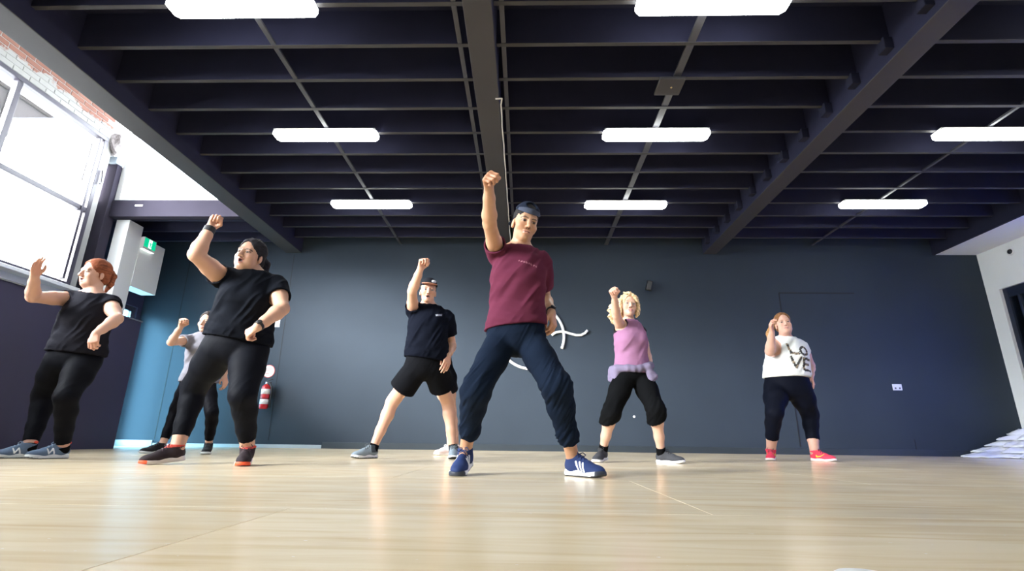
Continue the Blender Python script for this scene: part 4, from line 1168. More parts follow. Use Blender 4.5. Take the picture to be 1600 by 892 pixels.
def build_shoe(root, an, deg, lift, sd, q, size, ankle_r):
    a = math.radians(deg); fd = V(math.sin(a), -math.cos(a), 0)
    L = 0.282 * size
    th = math.asin(min(0.7, lift / (L * 0.72))) if lift > 0 else 0
    # frame: x along the foot, y to the side, z up, pitched about the ball of the foot
    X = unit(fd * math.cos(th) - V(0, 0, math.sin(th))); Yv = np.cross(V(0, 0, 1), fd); Z = np.cross(X, Yv)
    R = frame3(X, Yv, Z)
    heel = an - X * 0.058 * size - Z * 0.088
    # keep the lowest point on the floor
    low = min((heel + X * s * L)[2] for s in (0.0, 0.78)); heel = heel - V(0, 0, low - 0.001)
    W = lambda x, y, z: heel + R @ (V(x, y, z) * size)
    corners = [W(x, y, z) for x in (-0.02, 0.31) for y in (-0.07, 0.07) for z in (-0.03, 0.16)]
    lo, hi = np.min(corners, 0), np.max(corners, 0)
    res = sd.get('res', 0.005)
    # sole
    Fz = Field(lo, hi, res)
    pr1 = cone(W(0.042, 0, 0.014), W(0.12, 0.0, 0.014), 0.040 * size, 0.036 * size); pr2 = cone(W(0.12, 0, 0.014), W(0.228, 0.0, 0.014), 0.036 * size, 0.051 * size)
    Fz.apply(pr1, 0.01); Fz.apply(pr2, 0.02)
    # toe spring: the front of the outsole curves up
    def slab(top_h, top_t, bot):
        def fn(g_):
            x, y, z = g_[0] - F32(heel[0]), g_[1] - F32(heel[1]), g_[2] - F32(heel[2])
            u = (x * F32(R[0, 0]) + y * F32(R[1, 0]) + z * F32(R[2, 0])) / F32(size); w = (x * F32(R[0, 2]) + y * F32(R[1, 2]) + z * F32(R[2, 2])) / F32(size)
            sp_ = np.clip((u - 0.19) / 0.09, 0, 1) ** 2 * F32(0.016)
            t = np.clip(u / 0.28, 0, 1); top = top_h + (top_t - top_h) * t
            return np.maximum(w - (top + sp_), (bot + sp_) - w) * F32(size)
        return fn
    hh, ht = sd.get('sole_h', (0.034, 0.022))
    Fz.clip(slab(hh, ht, 0.0))
    Vz, Qz = Fz.mesh(); Vz = relax(Vz, Qz, 1, 0.4)
    cz = np.tile(np.array(sd['sole']), (len(Vz), 1))
    lc = (Vz - heel) @ R / size
    if 'outsole' in sd: cz[lc[:, 2] - np.clip((lc[:, 0] - 0.19) / 0.09, 0, 1) ** 2 * 0.016 < 0.006] = sd['outsole']
    if 'toe_sole' in sd: cz[lc[:, 0] > 0.245] = sd['toe_sole']
    # upper
    Fu = Field(lo, hi, res)
    def upper(F, inf=0.0):
        F.apply(ell(W(0.050, 0, 0.055), np.array([0.048, 0.035, 0.05]) * size + inf, R), 0)
        F.apply(cone(W(0.06, 0, 0.05), W(0.062, 0, 0.10), 0.037 * size + inf, max(0.039 * size, ankle_r + 0.009) + inf), 0.015)
        F.apply(cone(W(0.075, 0, 0.055), W(0.165, 0, 0.042), 0.039 * size + inf, 0.036 * size + inf), 0.03)
        F.apply(ell(W(0.205, 0, 0.034), np.array([0.070, 0.046, 0.034]) * size + inf, R), 0.03)
        F.apply(cone(W(0.092, 0, 0.094), W(0.165, 0, 0.066), 0.020 * size + inf, 0.018 * size + inf), 0.02)
        F.clip(slab(0.2, 0.2, 0.016))
    upper(Fu)
    top_n = unit(Z * 0.95 - X * 0.12)
    Fu.clip(half(W(0.06, 0, 0.112), top_n))
    Fu.apply(cone(W(0.058, 0, 0.10), W(0.055, 0, 0.20), max(0.029 * size, ankle_r + 0.001), max(0.036 * size, ankle_r + 0.008)), 0.004, 'sub')
    Vu, Qu = Fu.mesh(); Vu = relax(Vu, Qu, 1, 0.4)
    cu = np.tile(np.array(sd['col']), (len(Vu), 1)); lc = (Vu - heel) @ R / size
    if 'paint' in sd: sd['paint'](cu, lc)
    shoe = mesh_obj('shoe', Vu, Qu, M_shoe, root, cu)
    def sub(name, Vt, Q, m, col):
        o = mesh_obj(name, Vt, Q, m, root, col); o.parent = shoe; return o
    sub('sole', Vz, Qz, M_sole, cz)
    # side mark: slabs of a slightly swollen upper
    outer = sd.get('mark')
    if outer:
        Fm = Field(lo, hi, min(res, 0.0035)); upper(Fm, 0.0022); U = Fm.D.copy()
        best = np.full(U.shape, 1.0, F32)
        g_ = (Fm.ax[0].astype(F32)[:, None, None] - F32(heel[0]), Fm.ax[1].astype(F32)[None, :, None] - F32(heel[1]), Fm.ax[2].astype(F32)[None, None, :] - F32(heel[2]))
        u = (g_[0] * F32(R[0, 0]) + g_[1] * F32(R[1, 0]) + g_[2] * F32(R[2, 0])) / F32(size); w = (g_[0] * F32(R[0, 2]) + g_[1] * F32(R[1, 2]) + g_[2] * F32(R[2, 2])) / F32(size); vv = (g_[0] * F32(R[0, 1]) + g_[1] * F32(R[1, 1]) + g_[2] * F32(R[2, 1])) / F32(size)
        for (x0, z0, x1, z1, r_) in outer:
            ex, ez = x1 - x0, z1 - z0; L2 = ex * ex + ez * ez
            t = np.clip(((u - x0) * ex + (w - z0) * ez) / L2, 0, 1)
            best = np.minimum(best, np.sqrt((u - x0 - t * ex) ** 2 + (w - z0 - t * ez) ** 2) - F32(r_))
        Fm.D = np.maximum(np.maximum(U, best * F32(size)), F32(0.018) * size - np.abs(vv) * F32(size))
        Vm, Qm = Fm.mesh()
        if len(Vm): sub('side_mark', Vm, Qm, M_sole, np.tile(np.array(sd['mark_col']), (len(Vm), 1)))
    # laces
    bm = bmesh.new(); loc = np.array(root.location)
    for i in range(4):
        x = 0.108 + 0.020 * i; zt = 0.107 - 0.0085 * i * 1.15
        pts = [W(x + 0.004, -0.024, zt - 0.012) - loc, W(x, -0.012, zt + 0.004) - loc, W(x - 0.002, 0.0, zt + 0.008) - loc, W(x, 0.012, zt + 0.004) - loc, W(x + 0.004, 0.024, zt - 0.012) - loc]
        tube(bm, pts, 0.0032 * size, 6)
    for s in (-1, 1):
        tube(bm, [W(0.104, 0, 0.116) - loc, W(0.112, s * 0.022, 0.126) - loc, W(0.122, s * 0.036, 0.112) - loc, W(0.118, s * 0.022, 0.104) - loc, W(0.106, 0, 0.114) - loc], 0.003 * size, 6)
    me = bpy.data.meshes.new('laces'); bm.to_mesh(me); bm.free()
    at = me.attributes.new('tint', 'FLOAT_COLOR', 'POINT'); at.data.foreach_set('color', np.tile(np.array([*sd['lace'], 1.0], F32), (len(me.vertices), 1)).ravel())
    me.materials.append(M_band); o = bpy.data.objects.new('laces', me); COL.objects.link(o); o.parent = shoe

# ---- things worn on head and wrists
def field_obj(P, name, prims, col, m=M_hair, res=0.004, clips=(), noise_amp=0.0, noise_sc=(60, 60, 20), paint=None, parent=None, rel=1):
    lo = np.min([p[0][0] for p in prims if p[2] == 'add'], 0) - 0.03; hi = np.max([p[0][1] for p in prims if p[2] == 'add'], 0) + 0.03
    F = Field(lo, hi, res)
    for pr, k, mode in prims: F.apply(pr, k, mode)
    for cfn in clips: F.clip(cfn)
    Vt, Q = F.mesh()
    if rel: Vt = relax(Vt, Q, rel, 0.35)
    Lc = (Vt - P.O) @ P.R / P.hs
    if noise_amp:
        Vt = Vt + normals(Vt, Q) * (noise_amp * noise3(Lc * np.array(noise_sc) + 40))[:, None]
    cs = np.tile(np.array(col), (len(Vt), 1))
    if m is M_hair:                                    # combed strands
        an_ = np.arctan2(Lc[:, 0], Lc[:, 2] - 0.03)
        st = noise3(np.stack([an_ * 22 + 3, Lc[:, 1] * 7 + 9, np.hypot(Lc[:, 0], Lc[:, 2] - 0.03) * 60], 1)) + 0.6 * noise3(np.stack([an_ * 55 + 3, Lc[:, 1] * 12 + 9, np.full(len(Vt), 3.0)], 1))
        cs = cs * np.clip(1 + 0.55 * st, 0.3, 2.0)[:, None]
        Vt = Vt + normals(Vt, Q) * (0.0016 * st)[:, None]
    if paint: paint(cs, Lc, Vt)
    return mesh_obj(name, Vt, Q, m, parent or P.root, cs)

def hw(P, spec, k=0.0, mode='add'): return (to_world(spec, P.O, P.R, P.hs), k * P.hs, mode)

def skull_hair(P, grow=0.008, line=0.0, back=True, low=-0.02):
    """hair lying on the skull, cut away from the face"""
    w = P.hw
    pr = [hw(P, ('ell', (0, -0.018, 0.054), (0.078 * w + grow, 0.098 + grow, 0.086 + grow)))]
    if back: pr.append(hw(P, ('ell', (0, -0.05, -0.005 + low), (0.066 * w + grow, 0.06 + grow, 0.06)), 0.03))
    pr.append(hw(P, ('ell', (0, 0.085, -0.022 + line), (0.064 * w, 0.080, 0.112)), 0.006, 'sub'))
    pr.append(hw(P, ('ell', (0, 0.03, -0.10), (0.10 * w, 0.075, 0.085)), 0.01, 'sub'))
    return pr

def wrist_band(P, q, t, width, col, name, extra=0.004, face=None):
    """strap around the forearm at fraction t from elbow to wrist"""
    p = lerp(P.el[q], P.wr[q], t); ax_ = unit(P.wr[q] - P.el[q])
    r = lerp(lerp(P.A['fore'], P.A['wr'], 0.65), P.A['wr'], max(0, (t - 0.7) / 0.3)) if t > 0.7 else P.A['fore']
    F = Field(p - 0.09, p + 0.09, 0.0035)
    F.apply(inter(cone(p - ax_ * 0.06, p + ax_ * 0.06, r + extra, r + extra - 0.001), half(p + ax_ * width / 2, ax_), half(p - ax_ * width / 2, -ax_)), 0)
    Vt, Q = F.mesh(); o = mesh_obj(name, Vt, Q, M_band, P.root, np.tile(np.array(col), (len(Vt), 1)))
    if face is not None:
        d = unit(np.array(face) - ax_ * (np.array(face) @ ax_)); c_ = p + d * (r + extra)
        s_ = np.cross(ax_, d)
        F = Field(c_ - 0.05, c_ + 0.05, 0.003); F.apply(inter(ell(c_, (0.021, 0.019, 0.012), frame3(ax_, s_, d)), half(c_ + d * 0.009, d)), 0)
        Vt, Q = F.mesh(); o2 = mesh_obj('watch_case', Vt, Q, M_band, P.root, np.tile(np.array((0.01, 0.01, 0.012)), (len(Vt), 1))); o2.parent = o
    return o
FIST = (1.35, 1.62, 1.0)
LOOSE = (0.45, 0.6, 0.4)
SEMI = (0.75, 1.0, 0.7)
BLACK = (0.011, 0.012, 0.017)
NAVY = (0.010, 0.016, 0.032)

# ---------------------------------------------------------------- front dancer
def paint_maroon(cs, Vt, N, d):
    # faint print across the chest
    p, lat, fw, a, b_ = d['sp'](0.72)
    r = Vt - p; u = r @ lat; v = r @ d['up']; f = N @ fw > 0.2
    m = f & (np.abs(v - 0.03 + 0.25 * (u - 0.05)) < 0.0045) & (u > 0.0) & (u < 0.11) & (np.sin(u * 420) > -0.2)
    cs[m] = (0.36, 0.16, 0.20)
m5 = dict(label='man in maroon t-shirt and backward cap lunging with fist raised', H=1.74, Y=3.07, res=0.0065, res_head=0.0032, res_hand=0.004,
    pel=(806, 525), neck=(812, 391), head=(820, 351), head_dy=-0.03, head_rot=(20, -9, 11), head_size=1.02, head_w=0.97,
    hipw=0.088, shw=0.17, sha=(777, 398, 0.0), shb=(845, 409, 0.02), sh_roll=-4,
    ela=(765, 350, True), wra=(764, 292, True), hda=(763, 275, True), palma=(0.35, -0.94, 0), curla=FIST,
    elb=(851, 466, False), wrb=(862, 489, True), hdb=(864, 508, True), palmb=(-0.8, 0.4, 0), curlb=(0.55, 0.75, 0.5), thumbposeb='along',
    kna=(743, 611), knb=(870, 604), foota=(728, 690, 3.10, -8, 0.045), footb=(895, 694, 3.08, 44, 0.0),
    arm=dict(sh=0.056, up=0.047, el=0.039, fore=0.043, wr=0.027), leg=dict(hip=0.088, mid=0.072, knee=0.054, calf=0.052, ankle=0.035),
    sec=[(-0.14, 0.115, 0.10, -0.01), (0, 0.158, 0.112, -0.01), (0.32, 0.143, 0.102, 0.0), (0.62, 0.160, 0.115, 0.008), (0.84, 0.150, 0.098, 0.0), (1.0, 0.075, 0.065, 0)],
    neck_r=0.054, skin=(0.58, 0.325, 0.195), brow=(0.03, 0.02, 0.016), lip=(0.50, 0.24, 0.19), iris=(0.02, 0.012, 0.008),
    shirt=dict(name='t_shirt', fit=0.014, flare=0.018, hem=((757, 517), (854, 507)), sleeve={'a': 0.38, 'b': 0.68}, sleeve_fit=0.022, col=(0.0950, 0.0200, 0.0400), fold=0.0085, fold_dir=-0.75, paint=paint_maroon, neck_cut=0.004, res=0.006, shoulder_off=0.012, cuff_tilt={'a': (0, 0, -0.1)}),
    legs_wear=dict(name='jogger_pants', fit=0.02, hipfit=0.012, infs=[0.006, 0.017, 0.024, 0.027, 0.020, 0.013, 0.010], end=1.75, col=(0.0065, 0.0115, 0.0235), fold=0.009, tight=False, res=0.006, cuff_fold=1.0),
    shoe=dict(col=(0.0120, 0.0300, 0.1150), sole=(0.80, 0.82, 0.84), outsole=(0.03, 0.03, 0.035), lace=(0.012, 0.025, 0.09), res=0.004, sole_h=(0.042, 0.024), toe_sole=(0.03, 0.035, 0.05),
              mark=[(0.105, 0.078, 0.130, 0.030, 0.0055), (0.128, 0.076, 0.153, 0.030, 0.0055), (0.151, 0.072, 0.174, 0.028, 0.0055)], mark_col=(0.8000, 0.8200, 0.8400)), shoe_size=1.0)
P5 = build_person(m5)
def dress5(P):
    dk = (0.012, 0.010, 0.010)
    field_obj(P, 'hair', [hw(P, ('ell', (0, -0.016, 0.053), (0.080 * P.hw, 0.0995, 0.088))), hw(P, ('ell', (0, 0.09, -0.035), (0.068 * P.hw, 0.088, 0.120)), 0.004, 'sub'), hw(P, ('ell', (0, 0.0, -0.115), (0.12, 0.12, 0.10)), 0.006, 'sub')], dk, res=0.0035, noise_amp=0.002)
    capc = (0.012, 0.016, 0.028)
    O, R = P.O, P.R
    pl = lambda y, z, ny, nz: half(P.HL(0, y, z), R @ V(0, ny, nz))
    def pc(cs, L, Vt):
        cs[(L[:, 1] > 0.03) & (L[:, 2] < 0.088)] = (0.06, 0.07, 0.10)
    cap = field_obj(P, 'cap', [hw(P, ('ell', (0, -0.014, 0.056), (0.087 * P.hw, 0.108, 0.099))), hw(P, ('ell', (0, 0.085, 0.118), (0.044, 0.05, 0.028)), 0.004, 'sub'), hw(P, ('ell', (0, -0.014, 0.040), (0.080 * P.hw, 0.101, 0.086)), 0.002, 'sub')], capc, m=M_cloth, res=0.0035, clips=[pl(0.09, 0.050, -0.34, -1.0)], paint=pc)
    field_obj(P, 'cap_brim', [(ell(P.HL(0, -0.145, 0.025), np.array([0.072, 0.075, 0.007]) * P.hs, P.R @ rot_axis((1, 0, 0), 0.25)), 0, 'add')], capc, m=M_cloth, res=0.0045, parent=cap)
    wrist_band(P, 'b', 0.90, 0.020, (0.012, 0.012, 0.014), 'wristwatch', face=(0.5, -1, 0.2))
dress5(P5)
# ---------------------------------------------------------------- far-left woman
SEC_F = lambda w, d, waist=0.9: [(-0.14, w * 0.80, d * 0.9, -0.015), (0, w, d, -0.015), (0.34, w * waist, d * 0.92, 0.0), (0.64, w * 0.95, d * 0.95, 0.01), (0.85, w * 0.86, d * 0.80, 0.0), (1.0, 0.085, 0.075, 0)]
def paint_grey_print(cs, Vt, N, d):
    pass
w1 = dict(label='red-haired woman in charcoal tee by the navy half wall, forearm raised', H=1.70, Y=4.25, res=0.0085, res_head=0.0045, res_hand=0.005, hand=0.95,
    pel=(115, 560), neck=(147, 464), head=(148, 429), head_dy=0.0, head_rot=(-18, -4, 6), head_size=1.04, head_w=1.04, jowl=0.6, mouth='open', female=True,
    hipw=0.095, shw=0.17, sha=(107, 467, -0.04), shb=(172, 475, 0.04), pel_yaw=8, sh_yaw=14, sh_roll=-5,
    ela=(51, 464, True), wra=(54, 431, True), hda=(57, 417, True), palma=(1, -0.2, 0), curla=(0.15, 0.2, 0.15), thumbposea='along',
    elb=(183, 498, True), wrb=(150, 521, True), hdb=(146, 535, True), palmb=(-0.3, 0.9, 0.2), curlb=SEMI,
    kna=(68, 618), knb=(103, 620), foota=(47, 692, 4.28, -30, 0.0), footb=(99, 693, 4.26, -28, 0.0),
    arm=dict(sh=0.066, up=0.057, el=0.044, fore=0.048, wr=0.029), leg=dict(hip=0.112, mid=0.104, knee=0.074, calf=0.070, ankle=0.043),
    sec=SEC_F(0.188, 0.140, 0.93), neck_r=0.055, skin=(0.670, 0.395, 0.296), brow=(0.28, 0.13, 0.07), lip=(0.55, 0.23, 0.20),
    shirt=dict(name='tee', fit=0.016, flare=0.02, hem=((70, 549), (160, 556)), sleeve={'a': 0.14, 'b': 0.22}, sleeve_fit=0.02, col=(0.0108, 0.0108, 0.0151), fold=0.009, neck_cut=-0.02, neck_hole=0.070, bumps=[((0.60, 0.055, 0.09), (0.085, 0.07, 0.075)), ((0.60, -0.055, 0.09), (0.085, 0.07, 0.075)), ((0.25, 0, 0.06), (0.13, 0.10, 0.12))]),
    legs_wear=dict(fit=0.005, hipfit=0.006, infs=[0.005, 0.005, 0.005, 0.005, 0.005, 0.006, 0.009], end=1.90, col=(0.0036, 0.0040, 0.0065), fold=0.003),
    sock=dict(col=(0.0043, 0.0043, 0.0054), h=0.02),
    shoe=dict(col=(0.1000, 0.1500, 0.2400), sole=(0.62, 0.66, 0.70), outsole=(0.06, 0.08, 0.12), lace=(0.18, 0.25, 0.36), sole_h=(0.040, 0.026),
              mark=[(0.115, 0.038, 0.125, 0.075, 0.0055), (0.125, 0.075, 0.150, 0.038, 0.0055), (0.150, 0.038, 0.160, 0.072, 0.0055)], mark_col=(0.7500, 0.7700, 0.8000)), shoe_size=1.02)
P1 = build_person(w1)
def collar_strap(P):
    for q in 'ab':
        p = P.an[q] + V(0, 0.03, 0.035)
        field_obj(P, 'heel_tab', [(ell(p, (0.02, 0.02, 0.014)), 0, 'add')], (0.75, 0.12, 0.08), m=M_cloth, res=0.005)
def dress1(P):
    red = (0.21, 0.065, 0.030)
    hair = field_obj(P, 'hair', skull_hair(P, 0.006, 0.004), red, noise_amp=0.002)
    def tail(P, x, pts, rr, col, name='ponytail', amp=0.006):
        field_obj(P, name, [((cone(P.HL(*pts[i]), P.HL(*pts[i + 1]), rr[i], rr[i + 1])), 0.012, 'add') for i in range(len(pts) - 1)], col, noise_amp=amp, noise_sc=(70, 70, 16), parent=hair)
    tail(P, 0, [(0.0, -0.11, 0.06), (0.0, -0.145, 0.02), (0.0, -0.14, -0.05), (0.0, -0.12, -0.12)], (0.026, 0.030, 0.026, 0.010), red)
    field_obj(P, 'hair_tie', [(ball(P.HL(0, -0.118, 0.055), 0.022), 0, 'add')], (0.02, 0.02, 0.025), m=M_cloth, parent=hair)
    for q in 'ab':
        field_obj(P, 'heel_tab', [(ell(P.an[q] + V(0.03, 0.012, 0.034), (0.022, 0.022, 0.013)), 0, 'add')], (0.70, 0.10, 0.06), m=M_cloth, res=0.005)
dress1(P1)

# ---------------------------------------------------------------- big woman, black tee, left
w2 = dict(label='dark-haired woman in black tee and leggings, left, fist above her head', H=1.68, Y=3.66, res=0.0075, res_head=0.0038, res_hand=0.0045, hand=0.98,
    pel=(368, 541), neck=(399, 431), head=(391, 401), head_dy=-0.02, head_rot=(-6, 2, 8), head_size=1.04, head_w=1.06, jowl=0.9, mouth='open', female=True,
    hipw=0.105, shw=0.19, sha=(345, 432, -0.06), shb=(431, 448, 0.06), pel_yaw=12, sh_yaw=18, sh_roll=-8,
    ela=(306, 398, True), wra=(329, 356, False), hda=(338, 341, False), palma=(0.7, -0.7, 0.1), curla=FIST,
    elb=(441, 482, True), wrb=(402, 511, True), hdb=(387, 522, False), palmb=(-0.1, 0.8, -0.5), curlb=(0.85, 1.1, 0.7),
    kna=(303, 605), knb=(379, 618), foota=(278, 692, 3.72, -36, 0.02), footb=(388, 695, 3.72, 22, 0.02),
    arm=dict(sh=0.074, up=0.064, el=0.049, fore=0.052, wr=0.031), leg=dict(hip=0.122, mid=0.112, knee=0.080, calf=0.073, ankle=0.045),
    sec=SEC_F(0.200, 0.155, 0.96), neck_r=0.060, skin=(0.614, 0.361, 0.250), brow=(0.04, 0.03, 0.028), lip=(0.45, 0.17, 0.15),
    shirt=dict(name='tee', fit=0.018, flare=0.016, hem=((318, 524), (420, 540)), sleeve={'a': 0.16, 'b': 0.50}, sleeve_fit=0.022, col=(0.0050, 0.0061, 0.0094), fold=0.009, neck_cut=-0.012, neck_hole=0.072, bumps=[((0.60, 0.065, 0.10), (0.09, 0.075, 0.08)), ((0.60, -0.065, 0.10), (0.09, 0.075, 0.08)), ((0.28, 0, 0.08), (0.15, 0.10, 0.14))], res=0.007),
    legs_wear=dict(fit=0.005, hipfit=0.006, infs=[0.006, 0.005, 0.005, 0.005, 0.005, 0.005, 0.004], end=1.82, col=(0.0040, 0.0047, 0.0076), fold=0.003, res=0.007),
    shoe=dict(col=(0.0162, 0.0079, 0.0115), sole=(0.70, 0.64, 0.62), toe_sole=(0.80, 0.10, 0.03), lace=(0.06, 0.03, 0.04), sole_h=(0.036, 0.022), res=0.0045,
              paint=lambda cu, L: cu.__setitem__((L[:, 2] > 0.098) , (0.55, 0.06, 0.04))), shoe_size=1.02)
P2 = build_person(w2)
def dress2(P):
    dk = (0.014, 0.013, 0.017)
    hair = field_obj(P, 'hair', skull_hair(P, 0.007, 0.002), dk, noise_amp=0.0035, noise_sc=(50, 50, 30))
    field_obj(P, 'ponytail', [(cone(P.HL(0, -0.105, 0.05), P.HL(0.02, -0.155, 0.0), 0.030, 0.040), 0.01, 'add'), (cone(P.HL(0.02, -0.155, 0.0), P.HL(0.03, -0.16, -0.09), 0.040, 0.030), 0.01, 'add'), (cone(P.HL(0.03, -0.16, -0.09), P.HL(0.035, -0.15, -0.16), 0.030, 0.012), 0.01, 'add')], dk, noise_amp=0.006, noise_sc=(70, 70, 16), parent=hair)
    bm = bmesh.new(); loc = np.array(P.root.location); rnd = random.Random(3)
    for i in range(16):
        a = rnd.uniform(-1.2, 1.2); p0 = P.HL(0.075 * math.sin(a), rnd.uniform(-0.03, 0.05), 0.125 - 0.03 * abs(math.sin(a))); d = P.HL(0.02 * math.sin(a) + rnd.uniform(-0.02, 0.02), 0, 0.022) - P.O
        tube(bm, [p0 - loc, p0 + d * 0.6 - loc, p0 + d + V(rnd.uniform(-.012, .012), 0, 0) - loc], [0.003, 0.002, 0.001], 5)
    me = bpy.data.meshes.new('loose_strands'); bm.to_mesh(me); bm.free()
    at = me.attributes.new('tint', 'FLOAT_COLOR', 'POINT'); at.data.foreach_set('color', np.tile(np.array([*dk, 1.0], F32), (len(me.vertices), 1)).ravel()); me.materials.append(M_hair)
    o = bpy.data.objects.new('loose_strands', me); COL.objects.link(o); o.parent = hair; o['kind'] = 'stuff'
    wrist_band(P, 'a', 0.90, 0.048, (0.012, 0.012, 0.016), 'wristband', extra=0.007)
    wrist_band(P, 'b', 0.93, 0.022, (0.012, 0.012, 0.014), 'wristwatch', face=(0.3, -0.9, 0.5))
dress2(P2)

# ---------------------------------------------------------------- woman half hidden behind her
w3 = dict(label='woman in grey tee partly hidden behind the dark-haired woman', H=1.64, Y=5.58, res=0.0095, res_head=0.006, res_hand=0.0055, hand=0.95,
    pel=(310, 596), neck=(322, 524), head=(324, 505), head_dy=-0.02, head_rot=(2, 0, 4), head_size=0.98, head_w=1.0, mouth='closed', female=True,
    hipw=0.085, shw=0.16, sha=(297, 531, -0.06), shb=(345, 536, 0.06), pel_yaw=18, sh_yaw=24, sh_roll=-4,
    ela=(267, 535, True), wra=(283, 510, True), hda=(287, 499, True), palma=(0.8, -0.6, 0), curla=FIST,
    elb=(353, 562, False), wrb=(351, 588, True), hdb=(352, 601, True), palmb=(-0.9, 0.2, 0), curlb=LOOSE,
    kna=(275, 638), knb=(331, 645), foota=(254, 692, 5.60, -28, 0.0), footb=(326, 694, 5.62, 26, 0.01),
    arm=dict(sh=0.052, up=0.044, el=0.036, fore=0.038, wr=0.025), leg=dict(hip=0.085, mid=0.077, knee=0.055, calf=0.054, ankle=0.034),
    sec=SEC_F(0.160, 0.115, 0.84), neck_r=0.048, skin=(0.651, 0.395, 0.289), brow=(0.05, 0.035, 0.03),
    shirt=dict(name='tee', fit=0.016, flare=0.014, hem=((274, 597), (340, 598)), sleeve=0.42, sleeve_fit=0.026, col=(0.1900, 0.1850, 0.2100), fold=0.008, neck_cut=0.0, bumps=[((0.62, 0.05, 0.07), (0.065, 0.055, 0.06)), ((0.62, -0.05, 0.07), (0.065, 0.055, 0.06))]),
    legs_wear=dict(fit=0.005, end=1.84, col=(0.0036, 0.0036, 0.0058), fold=0.003),
    shoe=dict(col=(0.0050, 0.0058, 0.0079), sole=(0.55, 0.58, 0.60), lace=(0.05, 0.055, 0.065)), shoe_size=0.95)
P3 = build_person(w3)
def dress3(P):
    dk = (0.025, 0.017, 0.014)
    hair = field_obj(P, 'hair', skull_hair(P, 0.007, 0.0), dk, noise_amp=0.003, res=0.006)
    field_obj(P, 'hair_bun', [hw(P, ('ell', (0, -0.12, 0.075), (0.035, 0.035, 0.035)))], dk, noise_amp=0.004, res=0.006, parent=hair)
dress3(P3)

# ---------------------------------------------------------------- man in shorts
def paint_m4(cs, Vt, N, d):
    p, lat, fw, a, b_ = d['sp'](0.80); r = Vt - p; u = r @ lat; v = r @ d['up']
    m = (N @ fw > 0.1) & (np.abs(v - 0.01 - 0.25 * (u - 0.10)) < 0.009) & (np.abs(u - 0.105) < 0.030)
    cs[m] = (0.30, 0.31, 0.36)
m4 = dict(label='man in navy t-shirt, black shorts and peaked cap, fist raised', H=1.80, Y=5.08, res=0.0085, res_head=0.0045, res_hand=0.005, hand=1.05,
    pel=(666, 571), neck=(670, 480), head=(669, 456), head_dy=-0.02, head_rot=(14, -3, 3), head_size=1.04, head_w=1.0, mouth='open',
    hipw=0.09, shw=0.19, sha=(645, 487, -0.03), shb=(698, 496, 0.04), pel_yaw=8, sh_yaw=10, sh_roll=-4,
    ela=(644, 455, True), wra=(657, 420, True), hda=(661, 406, True), palma=(0.8, -0.6, 0), curla=(1.2, 1.5, 0.9),
    elb=(706, 540, False), wrb=(700, 556, True), hdb=(698, 567, True), palmb=(-0.6, 0.8, 0), curlb=(0.3, 0.35, 0.25), thumbposeb='along',
    kna=(613, 628), knb=(699, 627), foota=(583, 694, 5.12, -36, 0.0), footb=(709, 695, 5.35, 8, 0.0),
    arm=dict(sh=0.062, up=0.053, el=0.044, fore=0.048, wr=0.031), leg=dict(hip=0.095, mid=0.085, knee=0.062, calf=0.061, ankle=0.038),
    sec=[(-0.14, 0.125, 0.11, -0.01), (0, 0.175, 0.13, -0.005), (0.30, 0.175, 0.135, 0.015), (0.62, 0.178, 0.130, 0.01), (0.84, 0.165, 0.105, 0.0), (1.0, 0.08, 0.07, 0)],
    neck_r=0.060, skin=(0.651, 0.378, 0.265), brow=(0.16, 0.11, 0.08), lip=(0.42, 0.18, 0.15), iris=(0.06, 0.07, 0.08),
    shirt=dict(name='t_shirt', fit=0.020, flare=0.024, hem=((627, 557), (700, 567)), sleeve={'a': 0.30, 'b': 0.62}, sleeve_fit=0.028, col=(0.0036, 0.0047, 0.0094), fold=0.010, paint=paint_m4, neck_cut=0.002),
    legs_wear=dict(name='shorts', style='shorts', fit=0.030, hipfit=0.016, end={'a': 0.60, 'b': 0.56}, tilt={'a': (0.1, 0, 0.1)}, col=(0.0047, 0.0050, 0.0065), fold=0.007, tight=False),
    sock=dict(col=(0.0050, 0.0054, 0.0065), h=0.045),
    shoe=dict(col=(0.2000, 0.2500, 0.2900), sole=(0.70, 0.73, 0.75), outsole=(0.03, 0.03, 0.035), lace=(0.05, 0.06, 0.07), sole_h=(0.038, 0.024), paint=lambda cu, L: cu.__setitem__((L[:, 0] < 0.10) & (L[:, 2] > 0.05), (0.03, 0.04, 0.05))), shoe_size=1.05)
P4 = build_person(m4)
